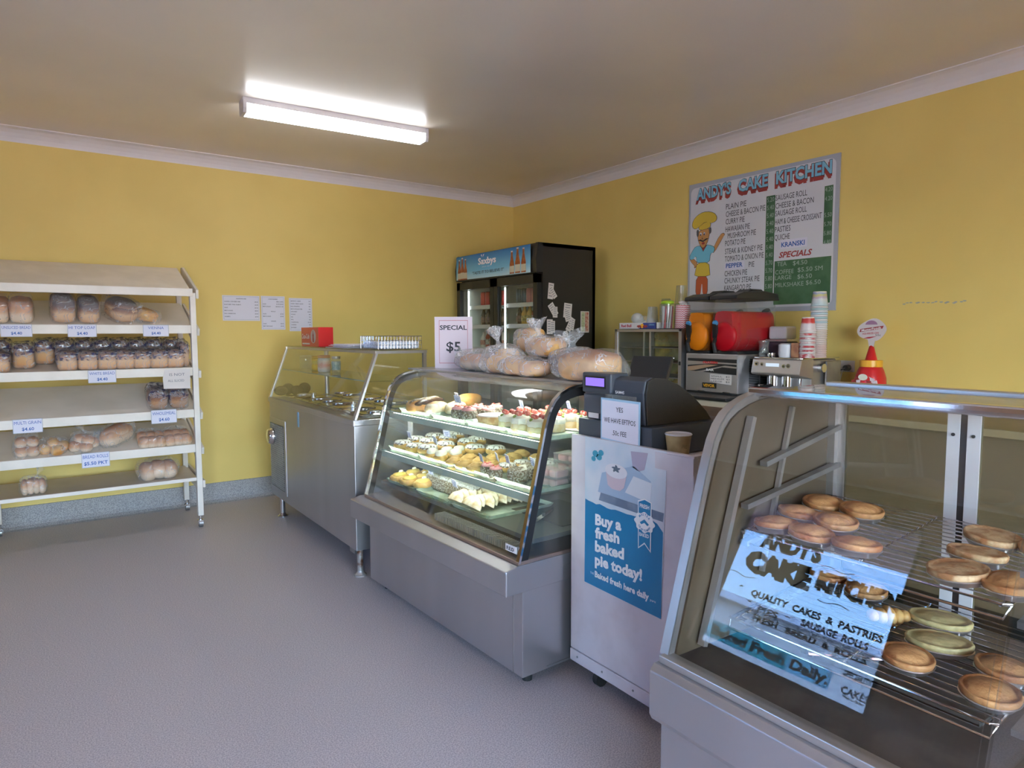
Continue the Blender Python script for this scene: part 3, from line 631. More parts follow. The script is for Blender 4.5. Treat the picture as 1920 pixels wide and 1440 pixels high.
jar('glass_jar', 'clear jar with a blue and white label beside the white and pink jar', 1.62, 4.38, JZ, .030, .11, CLEARBOX, 1, ALU, labm=mat('bluish label', (.5, .6, .62), .5, col2=(.2, .35, .38), scale=50))
# on top of the bar
z = TZ+.0065
t = thing('drink_carton', 'small red cola promotional carton standing on the sandwich bar', 'carton', (1.6, 4.72, z))
box(1.555, 4.53, z, 1.66, 4.90, z+.135).build('carton_body', RED, t, bevel=.001)
text('Coca-Cola', 'lettering', t, WHITEINK, (1.5545, 4.885, z+.055), .034, .165, off=.015, shear=.3)
flat('disc', mat('pale disc', (.55, .45, .45), .5), t, (1.555, 4.64, z+.07), (0, -1, 0), (0, 0, 1), ell(0, 0, .055, .048))
flat('bottle_print', DKRED, t, (1.5545, 4.64, z+.07), (0, -1, 0), (0, 0, 1), [(-.013, -.04), (.013, -.04), (.015, -.02), (.012, -.005), (.015, .01), (.005, .025), (.005, .04), (-.005, .04), (-.005, .025), (-.015, .01), (-.012, -.005), (-.015, -.02)])
flat('bottle_row', WHITEINK, t, (1.555, 4.88, z+.018), (0, -1, 0), (0, 0, 1), [(i*.009, (.008 if i % 2 else 0)) for i in range(19)]+[(.162, -.004), (0, -.004)])
t = thing('paper_stack', 'loose stack of white paper bags on top of the sandwich bar', 'paper bags', (1.66, 4.1, z))
for i in range(7):
    box(-.12+R.uniform(-.01, .01), -.19, 0, .11, .19+R.uniform(-.02, .02), .003, M=Matrix.Translation((1.665+R.uniform(-.012, .012), 4.08+R.uniform(-.05, .05), z+i*.0034)) @ Matrix.Rotation(R.uniform(-.07, .07), 4, 'Z')).build('sheet', PAPER if i % 3 else PAPERW, t)
t = thing('wire_basket', 'small chrome wire basket on the near end of the sandwich bar', 'basket', (1.66, 3.60, z))
b = MB(); bx0, bx1, by0, by1 = 1.53, 1.80, 3.47, 3.72
for zz in (.003, .025, .05, .075): b.tube([(bx0, by0, z+zz), (bx1, by0, z+zz), (bx1, by1, z+zz), (bx0, by1, z+zz)], .0014 if zz < .07 else .0024, 5, closed=True)
for i in range(15):
    x = bx0+(bx1-bx0)*i/14; b.tube([(x, by0, z+.075), (x, by0, z+.003), (x, by1, z+.003), (x, by1, z+.075)], .0011, 4)
for i in range(13):
    y = by0+(by1-by0)*i/12; b.tube([(bx0, y, z+.075), (bx0, y, z+.003), (bx1, y, z+.003), (bx1, y, z+.075)], .0011, 4)
b.build('wires', CHROME, t, kind='stuff')
o = box(bx0+.012, by0+.012, z+.005, bx1-.012, by1-.012, z+.045).build('greaseproof_paper', mat('checked paper', (.75, .77, .85), .7, col2=(.45, .5, .66), scale=110, lo=.48, hi=.54), bevel=.008)
tag(o, 'pad of blue checked paper lying in the wire basket', 'paper pad')

# ------------------------------------------------------------ cake display case (slightly turned)
TH = math.atan(.05/1.315); K0 = Vector((1.43, 1.965, 0)); KM = Matrix.Translation(K0) @ Matrix.Rotation(TH, 4, 'Z')
def K(x, y, z): return KM @ Vector((x, y, z))
t = thing('cake_display_case', 'curved glass refrigerated cake case on a stainless steel base', 'display case')
LY = 1.335; DX = .70
box(0, 0, .05, DX, 1.32, .40).build('base', STEEL, t, bevel=.002)
MB().box(-.0015, .055, .052, .001, .059, .38).box(.12, -.0015, .06, .66, .0005, .063).build('panel_joint', STEELD, t)
MB().prism([(-.08, .385), (-.08, .480), (-.025, .492), (DX, .492), (DX, .385)], 'y', -.003, 1.385).build('bumper', STEEL, t, bevel=.004)
box(.20, -.004, .39, DX-.01, 0, .45).build('side_panel', STEEL, t)
for x in (.07, .60):
    for y in (.06, 1.25): MB().cyl((x, y, 0), (x, y, .05), .02, n=12).build('foot', RUBBER, t)
box(-.02, .0, .492, DX, LY, .506).build('deck_frame', mat('copper tinted steel', (.48, .36, .31), .3, .8), t, bevel=.002)
PR = [(-.02, .500), (-.002, .563), (.051, .774), (.089, .927), (.107, 1.000), (.119, 1.037), (.135, 1.073), (.158, 1.105), (.190, 1.131), (.23, 1.148), (.28, 1.157), (.33, 1.160)]
MB().ribbon([(x, z_) for x, z_ in PR], .018, LY-.018, -.005).build('curved_front_glass', GLASSC, t, smooth=True)
def offs(prof, d):
    P = [Vector(p) for p in prof]; o_ = []
    for i, p in enumerate(P):
        q = (P[min(i+1, len(P)-1)]-P[max(i-1, 0)]).normalized(); o_.append((p.x+q.y*d, p.y-q.x*d))
    return o_
inn = offs(PR, .045)
for y0, y1, nm in ((-.002, .016, 'near'), (LY-.016, LY+.002, 'far')):
    MB().ribbon(PR, y0, y1, -.010).build('chrome_edge', CHROME, t, smooth=True)
for y0, y1 in ((.001, .007), (LY-.007, LY-.001)):
    pts = offs(PR, .010)+[(p[0], p[1]) for p in reversed(inn)]
    n_ = len(PR); v = []; f = []
    for yy in (y0, y1):
        v += [(a, yy, b_) for a, b_ in offs(PR, .010)]+[(a, yy, b_) for a, b_ in inn]
    for i in range(n_-1):
        f += [(i, i+1, n_+i+1, n_+i), (2*n_+i+1, 2*n_+i, 3*n_+i, 3*n_+i+1), (n_+i, n_+i+1, 3*n_+i+1, 3*n_+i), (i+1, i, 2*n_+i, 2*n_+i+1)]
    f += [(0, n_, 3*n_, 2*n_), (n_-1, 3*n_-1, 4*n_-1, 2*n_-1)]
    MB().add(v, f).build('side_band', BLACK, t)
    MB().prism([(p[0], p[1]) for p in inn]+[(DX-.03, 1.115), (DX-.03, .506)], 'y', y0+.0075 if y0 < .5 else y0-.006, y0+.0125 if y0 < .5 else y0-.001).build('side_glass', GLASSC, t)
box(.30, .0, 1.156, DX, LY+.09, 1.166).build('top_panel', STEEL, t, bevel=.002)
box(.31, .02, 1.140, .36, LY-.02, 1.155).build('light_housing', ALU, t)
box(.315, .05, 1.134, .345, LY-.05, 1.140).build('light_tube', LEDC, t)
box(.303, .02, 1.122, .310, LY-.02, 1.156).build('light_lip', ALU, t)
for y in (.0, LY-.03): box(DX-.03, y, .50, DX, y+.03, 1.156).build('rear_post', STEEL, t)
for i in range(2): box(DX-.02-.012*i, .03+i*.63, .52, DX-.015-.012*i, .03+i*.63+.66, 1.14).build('rear_door', GLASSC, t)
for zz, xf, nm in ((.947, .125, 0), (.745, .075, 1)):
    s_ = box(xf, .02, zz-.006, DX-.08, LY-.02, zz).build('glass_shelf', GLASSC, t); box(xf-.003, .02, zz-.006, xf, LY-.02, zz).build('shelf_edge', GEDGE, s_)
    box(xf+.002, .02, zz-.040, xf+.006, LY-.02, zz-.010).build('ticket_rail', RAIL, t)
    box(xf+.010, .04, zz-.020, xf+.022, LY-.04, zz-.012).build('shelf_light', LEDS, t)
    box(DX-.10, .02, zz-.03, DX-.08, LY-.02, zz-.006).build('shelf_bracket', ALU, t)
box(.07, .02, .555, DX-.04, LY-.02, .573).build('deck', mat('dark deck', (.10, .11, .11), .35, .3), t)
for i in range(44):
    y = .05+i*.014; box(.012, y, .515, .065, y+.007, .545, M=None).build('vent_slat', ALU, t)
box(-.013, .022, .530, -.009, .088, .556, M=None).build('badge', WHITE, t); MB()
text('F.E.D', 'lettering', t, INK, (-.0135, .080, .536), .013, .046, off=.03, Rv=(0, -1, 0))
box(.24, LY-.05, .80, .25, LY-.01, .92).build('thermometer', WHITE, t)
put(t, K0, TH)

def tray(L_, W_, label):
    o = thing('tray', label, 'tray', (0, 0, 0), 0, 'trays in the cake case'); a, b_ = W_/2, L_/2
    def rr(a, b, r=.02, n=4): return [(sx*(a-r)+r*math.cos(q), sy*(b-r)+r*math.sin(q)) for sx, sy, q0 in ((1, 1, 0), (-1, 1, PI/2), (-1, -1, PI), (1, -1, 1.5*PI)) for q in [q0+PI/2*i/n for i in range(n+1)]]
    rings = [(rr(a-.012, b_-.012), .002), (rr(a, b_), .018), (rr(a+.006, b_+.006), .018), (rr(a-.004, b_-.004), .0), ]
    m_ = MB(); n = 20
    for rg, zz in rings: m_.v += [(x, y, zz) for x, y in rg]
    for i in range(3):
        for j in range(n): m_.f.append((i*n+j, i*n+(j+1) % n, (i+1)*n+(j+1) % n, (i+1)*n+j))
    m_.f.append(tuple(range(n))); m_.f.append(tuple(range(3*n, 4*n)))
    m_.build('tray_body', TRAY, o); return o
tp = Proto(tray(.30, .36, 'x'))
TL = ['far', 'second from the far end', 'second from the near end', 'near']
S1, S2, S3 = .9475, .7455, .5735
for i, y in enumerate((1.10, .77, .46, .16)):
    p = K(.33, y, S1); tp.at(p, TH, 'frosted tray on the top shelf of the cake case, '+TL[i])
for i, y in enumerate((1.13, .81, .49, .17)):
    p = K(.28, y, S2); tp.at(p, TH, 'frosted tray on the middle shelf of the cake case, '+TL[i])
for i, y in enumerate((1.12, .80, .48)):
    p = K(.26, y, S3); tp.at(p, TH, 'frosted tray on the floor of the cake case, '+['far', 'middle', 'near'][i])
S1 += .004; S2 += .004; S3 += .004
def P1(name, cat, build):
    o = thing(name, 'x', cat); build(o); return Proto(o)
ORD = ['first', 'second', 'third', 'fourth', 'fifth', 'sixth', 'seventh', 'eighth', 'ninth', 'tenth']
def place(pr, spots, zs, group, base, rot=(0, 0), sc=(.95, 1.05)):
    """Rows are counted from the glass, places from the far end of the case."""
    xs = sorted(s_[0] for s_ in spots); rows = [[xs[0]]]
    for x in xs[1:]:
        if x-rows[-1][-1] > .045: rows.append([x])
        else: rows[-1].append(x)
    for s_ in spots:
        x, y = s_[:2]; r = s_[2] if len(s_) > 2 else R.uniform(*rot); dz = s_[3] if len(s_) > 3 else 0
        k = next(i for i, rw in enumerate(rows) if x in rw); mates = sorted((q[1] for q in spots if q[0] in rows[k]), reverse=True)
        lb = base if len(spots) == 1 else '%s, %s from the far end%s' % (base, ORD[mates.index(y)], '' if len(rows) == 1 else ' in the %s row' % ('front' if k == 0 else ORD[k]))
        pr.at(K(x, y, zs+dz), TH+r, lb, group, sc=R.uniform(*sc))
def b_iced(o):
    MB().blob((0, 0, .022), (.055, .04, .024), (.8, .9), 22, 10, .08, 30, 2, flat=.9).build('bun', PUFF, o, smooth='all')
    MB().blob((0, 0, .032), (.052, .038, .021), (.8, .9), 22, 10, .10, 30, 5, flat=.2).build('icing', ICINGC, o, smooth='all')
def b_puff(o):
    MB().blob((0, 0, .02), (.034, .034, .021), (.9, .9), 18, 10, .12, 40, 2, flat=.9).build('shell', PUFF, o, smooth='all')
    MB().blob((0, 0, .036), (.030, .028, .022), (.9, 1), 18, 10, .12, 40, 4).build('cream', CREAMF, o, smooth='all')
def b_danish(o):
    MB().blob((0, 0, .014), (.042, .036, .016), (.7, .9), 20, 8, .15, 35, 2, flat=.9).build('pastry', PUFF, o, smooth='all')
    for k in range(3): MB().tube([(.030*math.cos(a)*(1-.25*k), .026*math.sin(a)*(1-.25*k), .024+.004*k) for a in [2*PI*i/14 for i in range(14)]], .006, 6, closed=True).build('swirl', PUFF, o, smooth='all')
    MB().blob((0, 0, .028), (.018, .016, .008), (1, 1), 14, 6).build('custard', CUSTARD, o, smooth='all')
def b_cup(o):
    MB().lathe([(.036, 0), (.040, .03), (.038, .045), (.030, .05)], (0, 0, 0), 22).build('sponge', COCO, o, smooth=True)
    MB().blob((0, 0, .052), (.033, .033, .014), (1, 1), 18, 8, .15, 50, 1).build('cream', PINKC, o, smooth='all')
    for k in range(3): a = k*2.1; MB().blob((.016*math.cos(a), .016*math.sin(a), .064), (.011, .007, .007), (1, 1), 10, 6).build('fruit_slice', STRAW, o, smooth='all')
def b_cream(o):
    MB().lathe([(.040, 0), (.044, .006), (.043, .030), (.036, .034)], (0, 0, 0), 22).build('sponge', mat('sponge', (.74, .56, .28), .7, col2=(.80, .70, .48), scale=40) if 'sponge' not in MATS else MATS['sponge'], o, smooth=True)
    MB().lathe([(.040, .030), (.044, .036), (.042, .052), (.03, .060), (.01, .062)], (0, 0, 0), 22, wob=lambda t_, z_: 1+.06*math.sin(9*t_)).build('cream', CREAMF, o, smooth=True)
    for k in range(4): a = k*1.57+.4; MB().blob((.022*math.cos(a), .022*math.sin(a), .068), (.013, .008, .010), (1, 1), 10, 6).build('strawberry', STRAW, o, smooth='all')
    for k in range(3): a = k*2.1+1; MB().blob((.034*math.cos(a), .034*math.sin(a), .056), (.009, .006, .008), (1, 1), 10, 6).build('garnish', KIWI if k else STRAW, o, smooth='all')
def b_tart(o):
    MB().lathe([(.052, 0), (.062, .004), (.072, .034), (.070, .036)], (0, 0, 0), 30, wob=lambda t_, z_: 1+.012*math.sin(24*t_)).build('pastry_case', PIEP, o, smooth=True)
    MB().lathe([(.069, .034), (.064, .040), (.03, .043), (.001, .043)], (0, 0, 0), 30).build('icing', ICING, o, smooth=True)
def b_log(o):
    MB().blob((0, 0, .03), (.045, .085, .032), (.6, .7), 22, 12, .06, 25, 3, flat=.9).build('roll', CRUSTG, o, smooth='all')
    MB().blob((0, 0, .048), (.016, .080, .022), (.9, .9), 18, 8, .15, 40, 5).build('filling', COCO, o, smooth='all')
    MB().blob((.03, 0, .046), (.016, .078, .018), (.9, .9), 18, 8, .1, 40, 6).build('topping', CHOC, o, smooth='all')
def b_cone(o):
    MB().blob((0, 0, .03), (.040, .085, .030), (.7, .9), 22, 12, .06, 25, 8, flat=.9).build('pastry', SUGAR, o, smooth='all')
    MB().blob((0, 0, .050), (.022, .060, .014), (.9, .9), 18, 8, .2, 50, 7).build('filling', mat('savoury filling', (.50, .22, .07), .6, col2=(.66, .42, .14), scale=60), o, smooth='all')
def b_lam(o):
    MB().blob((0, 0, .035), (.040, .125, .036), (.35, .35), 26, 14, .05, 40, 3, flat=.95).build('cake', COCO, o, smooth='all')
    MB().blob((0, 0, .058), (.038, .120, .018), (.5, .4), 24, 8, .10, 40, 6).build('frosting', COCOW, o, smooth='all')
def b_turn(o):
    pts = [(.058*math.cos(a), .052*math.sin(a)) for a in [PI*i/14 for i in range(15)]]
    m_ = MB(); n = 15
    for k, (s, h) in enumerate(((1.06, .0), (1.06, .005), (.92, .009), (.80, .022), (.45, .032), (.05, .034))): m_.v += [(x*s, y*s, h) for x, y in pts]
    for k in range(5):
        for j in range(n-1): m_.f.append((k*n+j, k*n+j+1, (k+1)*n+j+1, (k+1)*n+j))
    for k in range(5): m_.f.append((k*n, (k+1)*n, (k+1)*n+n-1, k*n+n-1))
    m_.f.append(tuple(range(n)))
    m_.f.append(tuple(range(5*n, 6*n))); m_.build('pastry', SUGAR, o, smooth=True)
def b_pine(o):
    MB().blob((0, 0, .022), (.05, .045, .024), (.8, .9), 20, 10, .12, 30, 2, flat=.9).build('bun', PUFF, o, smooth='all')
    MB().blob((0, 0, .038), (.040, .034, .014), (1, 1), 18, 8, .2, 40, 4).build('custard', CUSTARD, o, smooth='all')
    MB().blob((.012, .006, .052), (.014, .012, .009), (1, 1), 12, 6, .2, 60, 4).build('cream', CREAMF, o, smooth='all')
def b_choc(o):
    MB().blob((0, 0, .028), (.045, .055, .030), (.6, .7), 22, 12, .10, 50, 3, flat=.9).build('cake', COCO, o, smooth='all')
    m_ = MB()
    for k in range(7): m_.tube([(.035*math.cos(a)*s, -.045+k*.015+.006*s, .052+.007*math.cos(a*1.2)) for a, s in ((PI, 1), (2, .6), (1.57, 0), (1, .6), (0, 1))], .0022, 5)
    m_.build('drizzle', mat('white chocolate', (.75, .72, .62), .4) if 'white chocolate' not in MATS else MATS['white chocolate'], o)
# top shelf
pl_ = P1('choc_chip_log', 'cake', b_log); place(pl_, [(.20, 1.12, -1.15), (.31, 1.19, -1.2)], S1, 'chocolate topped logs', 'golden roll topped with dark chocolate')
pl_ = P1('filled_pastry', 'cake', b_cone); place(pl_, [(.22, .985, -1.15), (.30, .93, -1.05)], S1, 'long filled pastries', 'long pale savoury filled pastry')
o = MB().blob((0, 0, .035), (.05, .085, .036), (.8, .8), 22, 12, .06, 20, 3, flat=.9).build('bread_roll', CRUSTG, smooth='all'); put(o, K(.50, 1.10, S1+.01), TH-1.2); tag(o, 'golden round roll at the rear of the top cake shelf', 'bread')
pl_ = P1('coconut_cupcake', 'cake', b_cup); place(pl_, [(.20, .74), (.20, .655), (.30, .72), (.30, .64), (.39, .70)], S1, 'coconut cupcakes with pink cream', 'coconut coated cupcake with pink cream')
pl_ = P1('iced_tart', 'cake', b_tart); place(pl_, [(.23, .50)], S1, 'iced tart', 'broad white iced tart in the middle of the top cake shelf', sc=(1.1, 1.1))
pl_ = P1('strawberry_cream_cake', 'cake', b_cream); place(pl_, [(.20, .345), (.19, .24), (.19, .135), (.30, .37), (.30, .27), (.30, .165), (.41, .30), (.41, .19), (.42, .09)], S1, 'strawberry cream cakes', 'round cream cake with strawberry pieces', sc=(1.05, 1.15))
o = MB().box(-.14, -.12, 0, .14, .12, .004).build('paper_sheet', PAPERW); put(o, K(.50, .13, S1+.001), TH+.1); tag(o, 'sheet of paper lying at the near end of the top cake shelf', 'paper')
# middle shelf
pl_ = P1('iced_bun', 'cake', b_iced)
place(pl_, [(.14, 1.19, -.9), (.15, 1.08, -.9), (.23, 1.21, -.9, .01), (.24, 1.10, -.9, .012), (.33, 1.19, -.9, .02), (.34, 1.07, -.9, .025), (.16, .97, -.8, .004), (.42, 1.12, -.9, .03), (.37, .93, -.9, .02), (.45, .96, -.9, .02), (.33, .80, -.8, .01), (.40, .72, -.8, .01), (.24, .93, -.8, .02)], S2, 'iced buns with chocolate drizzle', 'white iced bun with chocolate drizzle')
pl_ = P1('cream_puff', 'cake', b_puff); place(pl_, [(.12, .86), (.12, .78), (.19, .84), (.19, .76), (.26, .84)], S2, 'cream puffs', 'small puff filled with cream')
pl_ = P1('custard_danish', 'cake', b_danish); place(pl_, [(.13, .67), (.13, .58), (.22, .68), (.22, .59), (.13, .49), (.22, .50), (.32, .62), (.40, .58), (.48, .62), (.32, .52), (.48, .50)], S2, 'custard danishes', 'golden swirled danish with custard', sc=(1.0, 1.12))
ic2 = P1('iced_finger', 'cake', b_iced); place(ic2, [(.33, .42, -.8), (.33, .34, -.8), (.41, .40, -.8), (.41, .31, -.8), (.23, .40, -.8)], S2, 'small iced buns near the frame', 'small bun with piped white icing', sc=(.78, .84))
pl_ = P1('chocolate_log', 'cake', b_choc); place(pl_, [(.15, .22, -.6), (.24, .25, -.6)], S2, 'dark logs with white drizzle', 'dark coconut log with white drizzle')
pl_ = P1('berry_tart', 'cake', b_cup); place(pl_, [(.12, .335), (.13, .41)], S2, 'berry tarts', 'small red topped tart', sc=(.75, .8))
pk = MATS['strawberry']
def clam(o):
    m_ = MB().box(-.05, -.06, 0, .05, .06, .001).box(-.05, -.06, 0, -.0485, .06, .035).box(.0485, -.06, 0, .05, .06, .035).box(-.05, -.06, 0, .05, -.0585, .035).box(-.05, .0585, 0, .05, .06, .035).box(-.052, -.062, .035, .052, .062, .037)
    m_.build('clear_box', CLEARBOX, o)
    for y in (-.03, .028): MB().blob((0, y, .017), (.038, .024, .015), (.4, .4), 16, 8, .05, 40, 1).build('cake_slice', PINKC, o, smooth='all')
pl_ = P1('cake_pack', 'cake box', clam)
for i, (x, y, dz) in enumerate(((.36, .12, 0), (.36, .12, .038), (.36, .12, .076), (.48, .15, 0), (.48, .15, .038), (.23, .09, 0), (.23, .09, .038))):
    pl_.at(K(x, y, S2-.003+dz), TH+.1, ['bottom', 'middle', 'top', 'bottom', 'top', 'bottom', 'top'][i]+' clear pack of pink slices in the '+('front' if x < .3 else 'central' if x < .4 else 'rear')+' stack beside the near frame', 'clear packs of pink slices')
# floor of the case
pl_ = P1('custard_bun', 'cake', b_pine); place(pl_, [(.12, 1.20), (.12, 1.09), (.21, 1.22), (.21, 1.11), (.30, 1.20), (.31, 1.09), (.14, .99), (.23, 1.01), (.39, 1.15)], S3, 'custard topped buns', 'golden bun topped with custard and cream')
pl_ = P1('lamington_finger', 'cake', b_lam); place(pl_, [(.21, .905, -1.57+1.57), (.21, .815, 0), (.21, .725, 0)], S3, 'frosted coconut fingers', 'long coconut frosted cake finger')
pl_ = P1('sugared_turnover', 'cake', b_turn)
for r_, (y0) in enumerate((.625, .50)):
    for k in range(9):
        o = pl_.at(K(.105+k*.036, y0+(.01 if k % 2 else 0), S3+.012), 0, 'sugar dusted turnover, %s from the glass in the %s row' % (ORD[k], 'far' if r_ == 0 else 'near'), 'overlapping sugared turnovers')
        o.rotation_euler = (math.radians(58), R.uniform(-.12, .12), TH-PI/2+R.uniform(-.15, .15))
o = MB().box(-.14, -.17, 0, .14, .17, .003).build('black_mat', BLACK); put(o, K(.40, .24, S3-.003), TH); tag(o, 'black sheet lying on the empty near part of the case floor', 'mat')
t = thing('knife', 'steel cake slice lying on the floor of the case', 'utensil'); MB().box(-.12, -.012, 0, .02, .012, .003).build('blade', CHROME, t); MB().box(.02, -.009, 0, .12, .009, .012).build('handle', BLACK, t, bevel=.003); put(t, K(.28, .22, S3+.002), TH+.5)
o = MB().prism([(-.035, -.025), (.02, -.03), (.038, .0), (.02, .028), (-.03, .025)], 'z', 0, .018).build('cream_scrap', CREAMF, bevel=.004); put(o, K(.43, .075, S2-.001), TH+.4); tag(o, 'folded cream coloured scrap at the near glass of the middle shelf', 'paper')
# little price tickets
def tk(o):
    M_ = Matrix.Rotation(-.25, 4, 'Y')
    box(-.001, -.026, .022, .001, .026, .058, M=M_).build('ticket', PAPER, o)
    b = MB()
    for a in ((-.024, .024, .024, .0252), (-.024, .0548, .024, .056), (-.024, .024, -.0228, .056), (.0228, .024, .024, .056), (-.016, .044, .016, .047), (-.014, .036, .014, .039), (-.01, .029, .01, .0315)): b.box(-.0016, a[0], a[1], -.001, a[2], a[3], M=M_)
    b.build('ink', BLUEINK, o); MB().cyl((0, 0, 0), (0.0, 0, .03), .0015, n=6).build('pin', CHROME, o)
tkp = Proto(thing('price_ticket', 'x', 'price ticket')); tk(tkp.o)
for i, (x, y, z_, rz, lb) in enumerate(((.32, .93, S1+.05, .1, 'in the golden roll at the back of the top shelf'), (.24, .80, S1+.05, .4, 'in front of the coconut cupcakes'), (.40, .50, S1+.04, 0, 'behind the white iced tart'), (.36, .13, S1+.07, -.1, 'in the strawberry cream cakes'), (.17, 1.16, S2+.04, .2, 'in the iced buns at the far end'), (.28, .97, S2+.06, .5, 'standing above the iced buns'), (.16, .88, S2+.05, .1, 'behind the cream puffs'), (.13, .44, S2+.03, 0, 'left of the pair among the danishes'), (.20, .42, S2+.03, -.1, 'right of the pair among the danishes'), (.16, .29, S2+.045, 0, 'left one before the dark logs'), (.20, .17, S2+.045, 0, 'right one before the dark logs'), (.16, .93, S3+.06, .3, 'between the custard buns and the coconut fingers'), (.13, .66, S3+.05, .2, 'before the sugared turnovers'))):
    tkp.at(K(x, y, z_), TH+rz-.35, 'small blue-bordered price ticket '+lb, 'price tickets in the cake case')

# ------------------------------------------------------------ on top of the cake case
TZ2 = 1.1665
def bagbread(name, label, pos, breads, bagr, seed, tail=None, rotz=0, bag=BAGH, cat='bread'):
    o = thing(name, label, cat)
    for k, (c, r, m_) in enumerate(breads): MB().blob(c, r, (.75, .75), 22, 12, .12, 12, seed+k, flat=.95).build('bread', m_, o, smooth='all')
    b = MB().blob((0, 0, bagr[2]*.94), bagr, (.75, .7), 40, 20, .22, 14, seed+20, flat=.93)
    if tail: bag_tail(b, *tail)
    b.build('bag', bag, o, smooth='all'); put(o, pos, rotz); return o
bagbread('bagged_bread', 'whitish bag of bread beside the SPECIAL sign', (1.83, 2.90, TZ2), [((0, .04, .045), (.07, .08, .042), MATS['pale roll crust']), ((0, -.06, .045), (.07, .07, .045), MATS['pale roll crust'])], (.09, .16, .058), 50, ((-.03, .06, .07), (-.6, .2, .3), .018, .06, 1))
bagbread('bagged_bread', 'knotted bag of golden rolls lying at the left of the pile', (1.80, 2.62, TZ2), [((0, .02, .045), (.065, .07, .045), CRUSTG), ((0, -.07, .04), (.06, .06, .04), CRUSTG), ((.02, 0, .09), (.05, .06, .03), CRUSTG)], (.09, .13, .072), 52, ((0, .04, .13), (-.1, .35, .9), .02, .09, 2))
bagbread('bagged_bread', 'low bag of golden rolls at the front of the pile', (1.77, 2.40, TZ2), [((0, .05, .035), (.065, .07, .036), CRUSTG), ((0, -.07, .035), (.065, .075, .036), CRUSTG)], (.085, .155, .048), 54, ((0, .09, .085), (0, .5, .5), .012, .04, 3))
bagbread('bagged_bread', 'bag of round rolls resting high on the back of the pile', (1.96, 2.62, TZ2+.10), [((0, .0, .04), (.06, .07, .042), CRUSTG), ((0, -.02, .09), (.05, .06, .03), CRUSTG)], (.075, .085, .062), 56)
bagbread('bagged_bread', 'knotted bag of a yellow roll on top of the pile', (1.85, 2.36, TZ2+.085), [((0, -.02, .045), (.06, .085, .042), CRUSTG)], (.072, .105, .052), 58, ((-.01, .03, .085), (-.1, .25, .9), .022, .085, 4))
bagbread('bagged_bread', 'pale bag of rolls between the pile and the large loaf', (1.86, 2.17, TZ2), [((0, .0, .055), (.07, .07, .052), MATS['pale roll crust']), ((.0, -.06, .05), (.06, .06, .05), MATS['pale roll crust'])], (.09, .11, .068), 60)
bagbread('large_loaf', 'large flat-bottomed brown loaf in a clear bag at the near end of the case', (1.78, 1.99, TZ2), [((0, 0, .062), (.10, .145, .064), bands('big loaf crust', [(0, (.62, .36, .18)), (.6, (.66, .40, .20)), (.8, (.42, .19, .08)), (1, (.30, .12, .05))], rough=.6, namt=.12))], (.108, .165, .069), 62, ((0, .10, .12), (0, .25, .9), .03, .08, 5), bag=BAG)
# SPECIAL sign
t = thing('special_sign', 'white and pink card sign reading SPECIAL $5 on the cake case', 'sign')
box(-.105, 0, 0, .105, .004, .283).build('card', PINKP, t)
b = MB()
for a in ((-.08, .028, .08, .030), (-.08, .262, .08, .264), (-.08, .028, -.0785, .264), (.0785, .028, .08, .264)): b.box(a[0], -.0006, a[1], a[2], 0, a[3])
b.build('border', REDINK, t)
text('SPECIAL', 'lettering', t, INK, (0, -.0006, .212), .024, .152, (1, 0, 0), off=.02, align='C'); text('$5', 'lettering', t, INK, (0, -.0006, .095), .050, .08, (1, 0, 0), off=.02, align='C')
MB().prism([(.004, 0), (.07, 0), (.07, .003), (.012, .012), (.004, .10)], 'x', -.02, .02).build('easel_foot', CLEARBOX, t)
put(t, (1.84, 3.17, TZ2), math.radians(-42))

# ------------------------------------------------------------ white cabinet with the poster
CX, CY0, CY1 = 1.65, 1.352, 1.945
t = thing('white_cabinet', 'worn white cabinet on castors between the two glass cases', 'cabinet', (1.9, 1.65, 0))
MB().box(CX+.02, CY0+.001, .13, 2.2, CY1-.001, .93).build('body', WHITEC, t)
box(CX, CY0, .122, CX+.02, CY1, .972).build('front_panel', WHITEC, t, bevel=.003)
box(CX-.003, CY0, .072, CX+.04, CY1, .120).build('kick_strip', WHITEC, t, bevel=.003)
box(CX+.02, CY0, .93, 2.2, CY0+.015, .972).build('side_lip', WHITEC, t)
box(CX-.003, CY0, .91, CX+.0, CY0+.16, .965).build('peeling_edge', WHITEC, t)
for x in (1.70, 2.1):
    for y in (CY0+.06, CY1-.12): MB().cyl((x, y-.012, .03), (x, y+.012, .03), .03, n=16).cyl((x, y, .05), (x, y, .13), .01).build('castor', RUBBER, t, smooth=True)
for y in (1.42, 1.60, 1.76, 1.9): MB().cyl((CX-.005, y, .098), (CX-.002, y, .098), .004, n=8).build('screw', STEELD, t)
# poster: x plane CX, left edge y 1.858
t = thing('poster', 'blue poster reading Buy a fresh baked pie today! on the white cabinet', 'poster', (CX, 1.66, .41))
PX = CX-.0015; py = 1.860
def pf(nm, m_, pts, lv=0): return flat(nm, m_, t, (PX-lv*.0004, py, 0), (0, -1, 0), (0, 0, 1), pts)
pf('sheet', mat('poster photo ground', (.50, .60, .70), .35, col2=(.66, .68, .74), scale=5, lo=.4, hi=.6), [(-.002, .412), (.383, .402), (.398, .955), (.396, .972), (-.003, .972)])
torn = [(0, .735)]+[(i*.02, .728+R.uniform(-.004, .004)-i*.0001) for i in range(1, 19)]+[(.386, .70)]
pf('blue_panel', POSTB, [(-.002, .413), (.383, .403), (.3865, .70)]+list(reversed(torn[:-1])), 1)
pf('photo_shade', mat('blurred slate board', (.13, .18, .27), .4, col2=(.22, .28, .38), scale=9), [(.075, .745), (.386, .735), (.389, .765), (.085, .775)], 1)
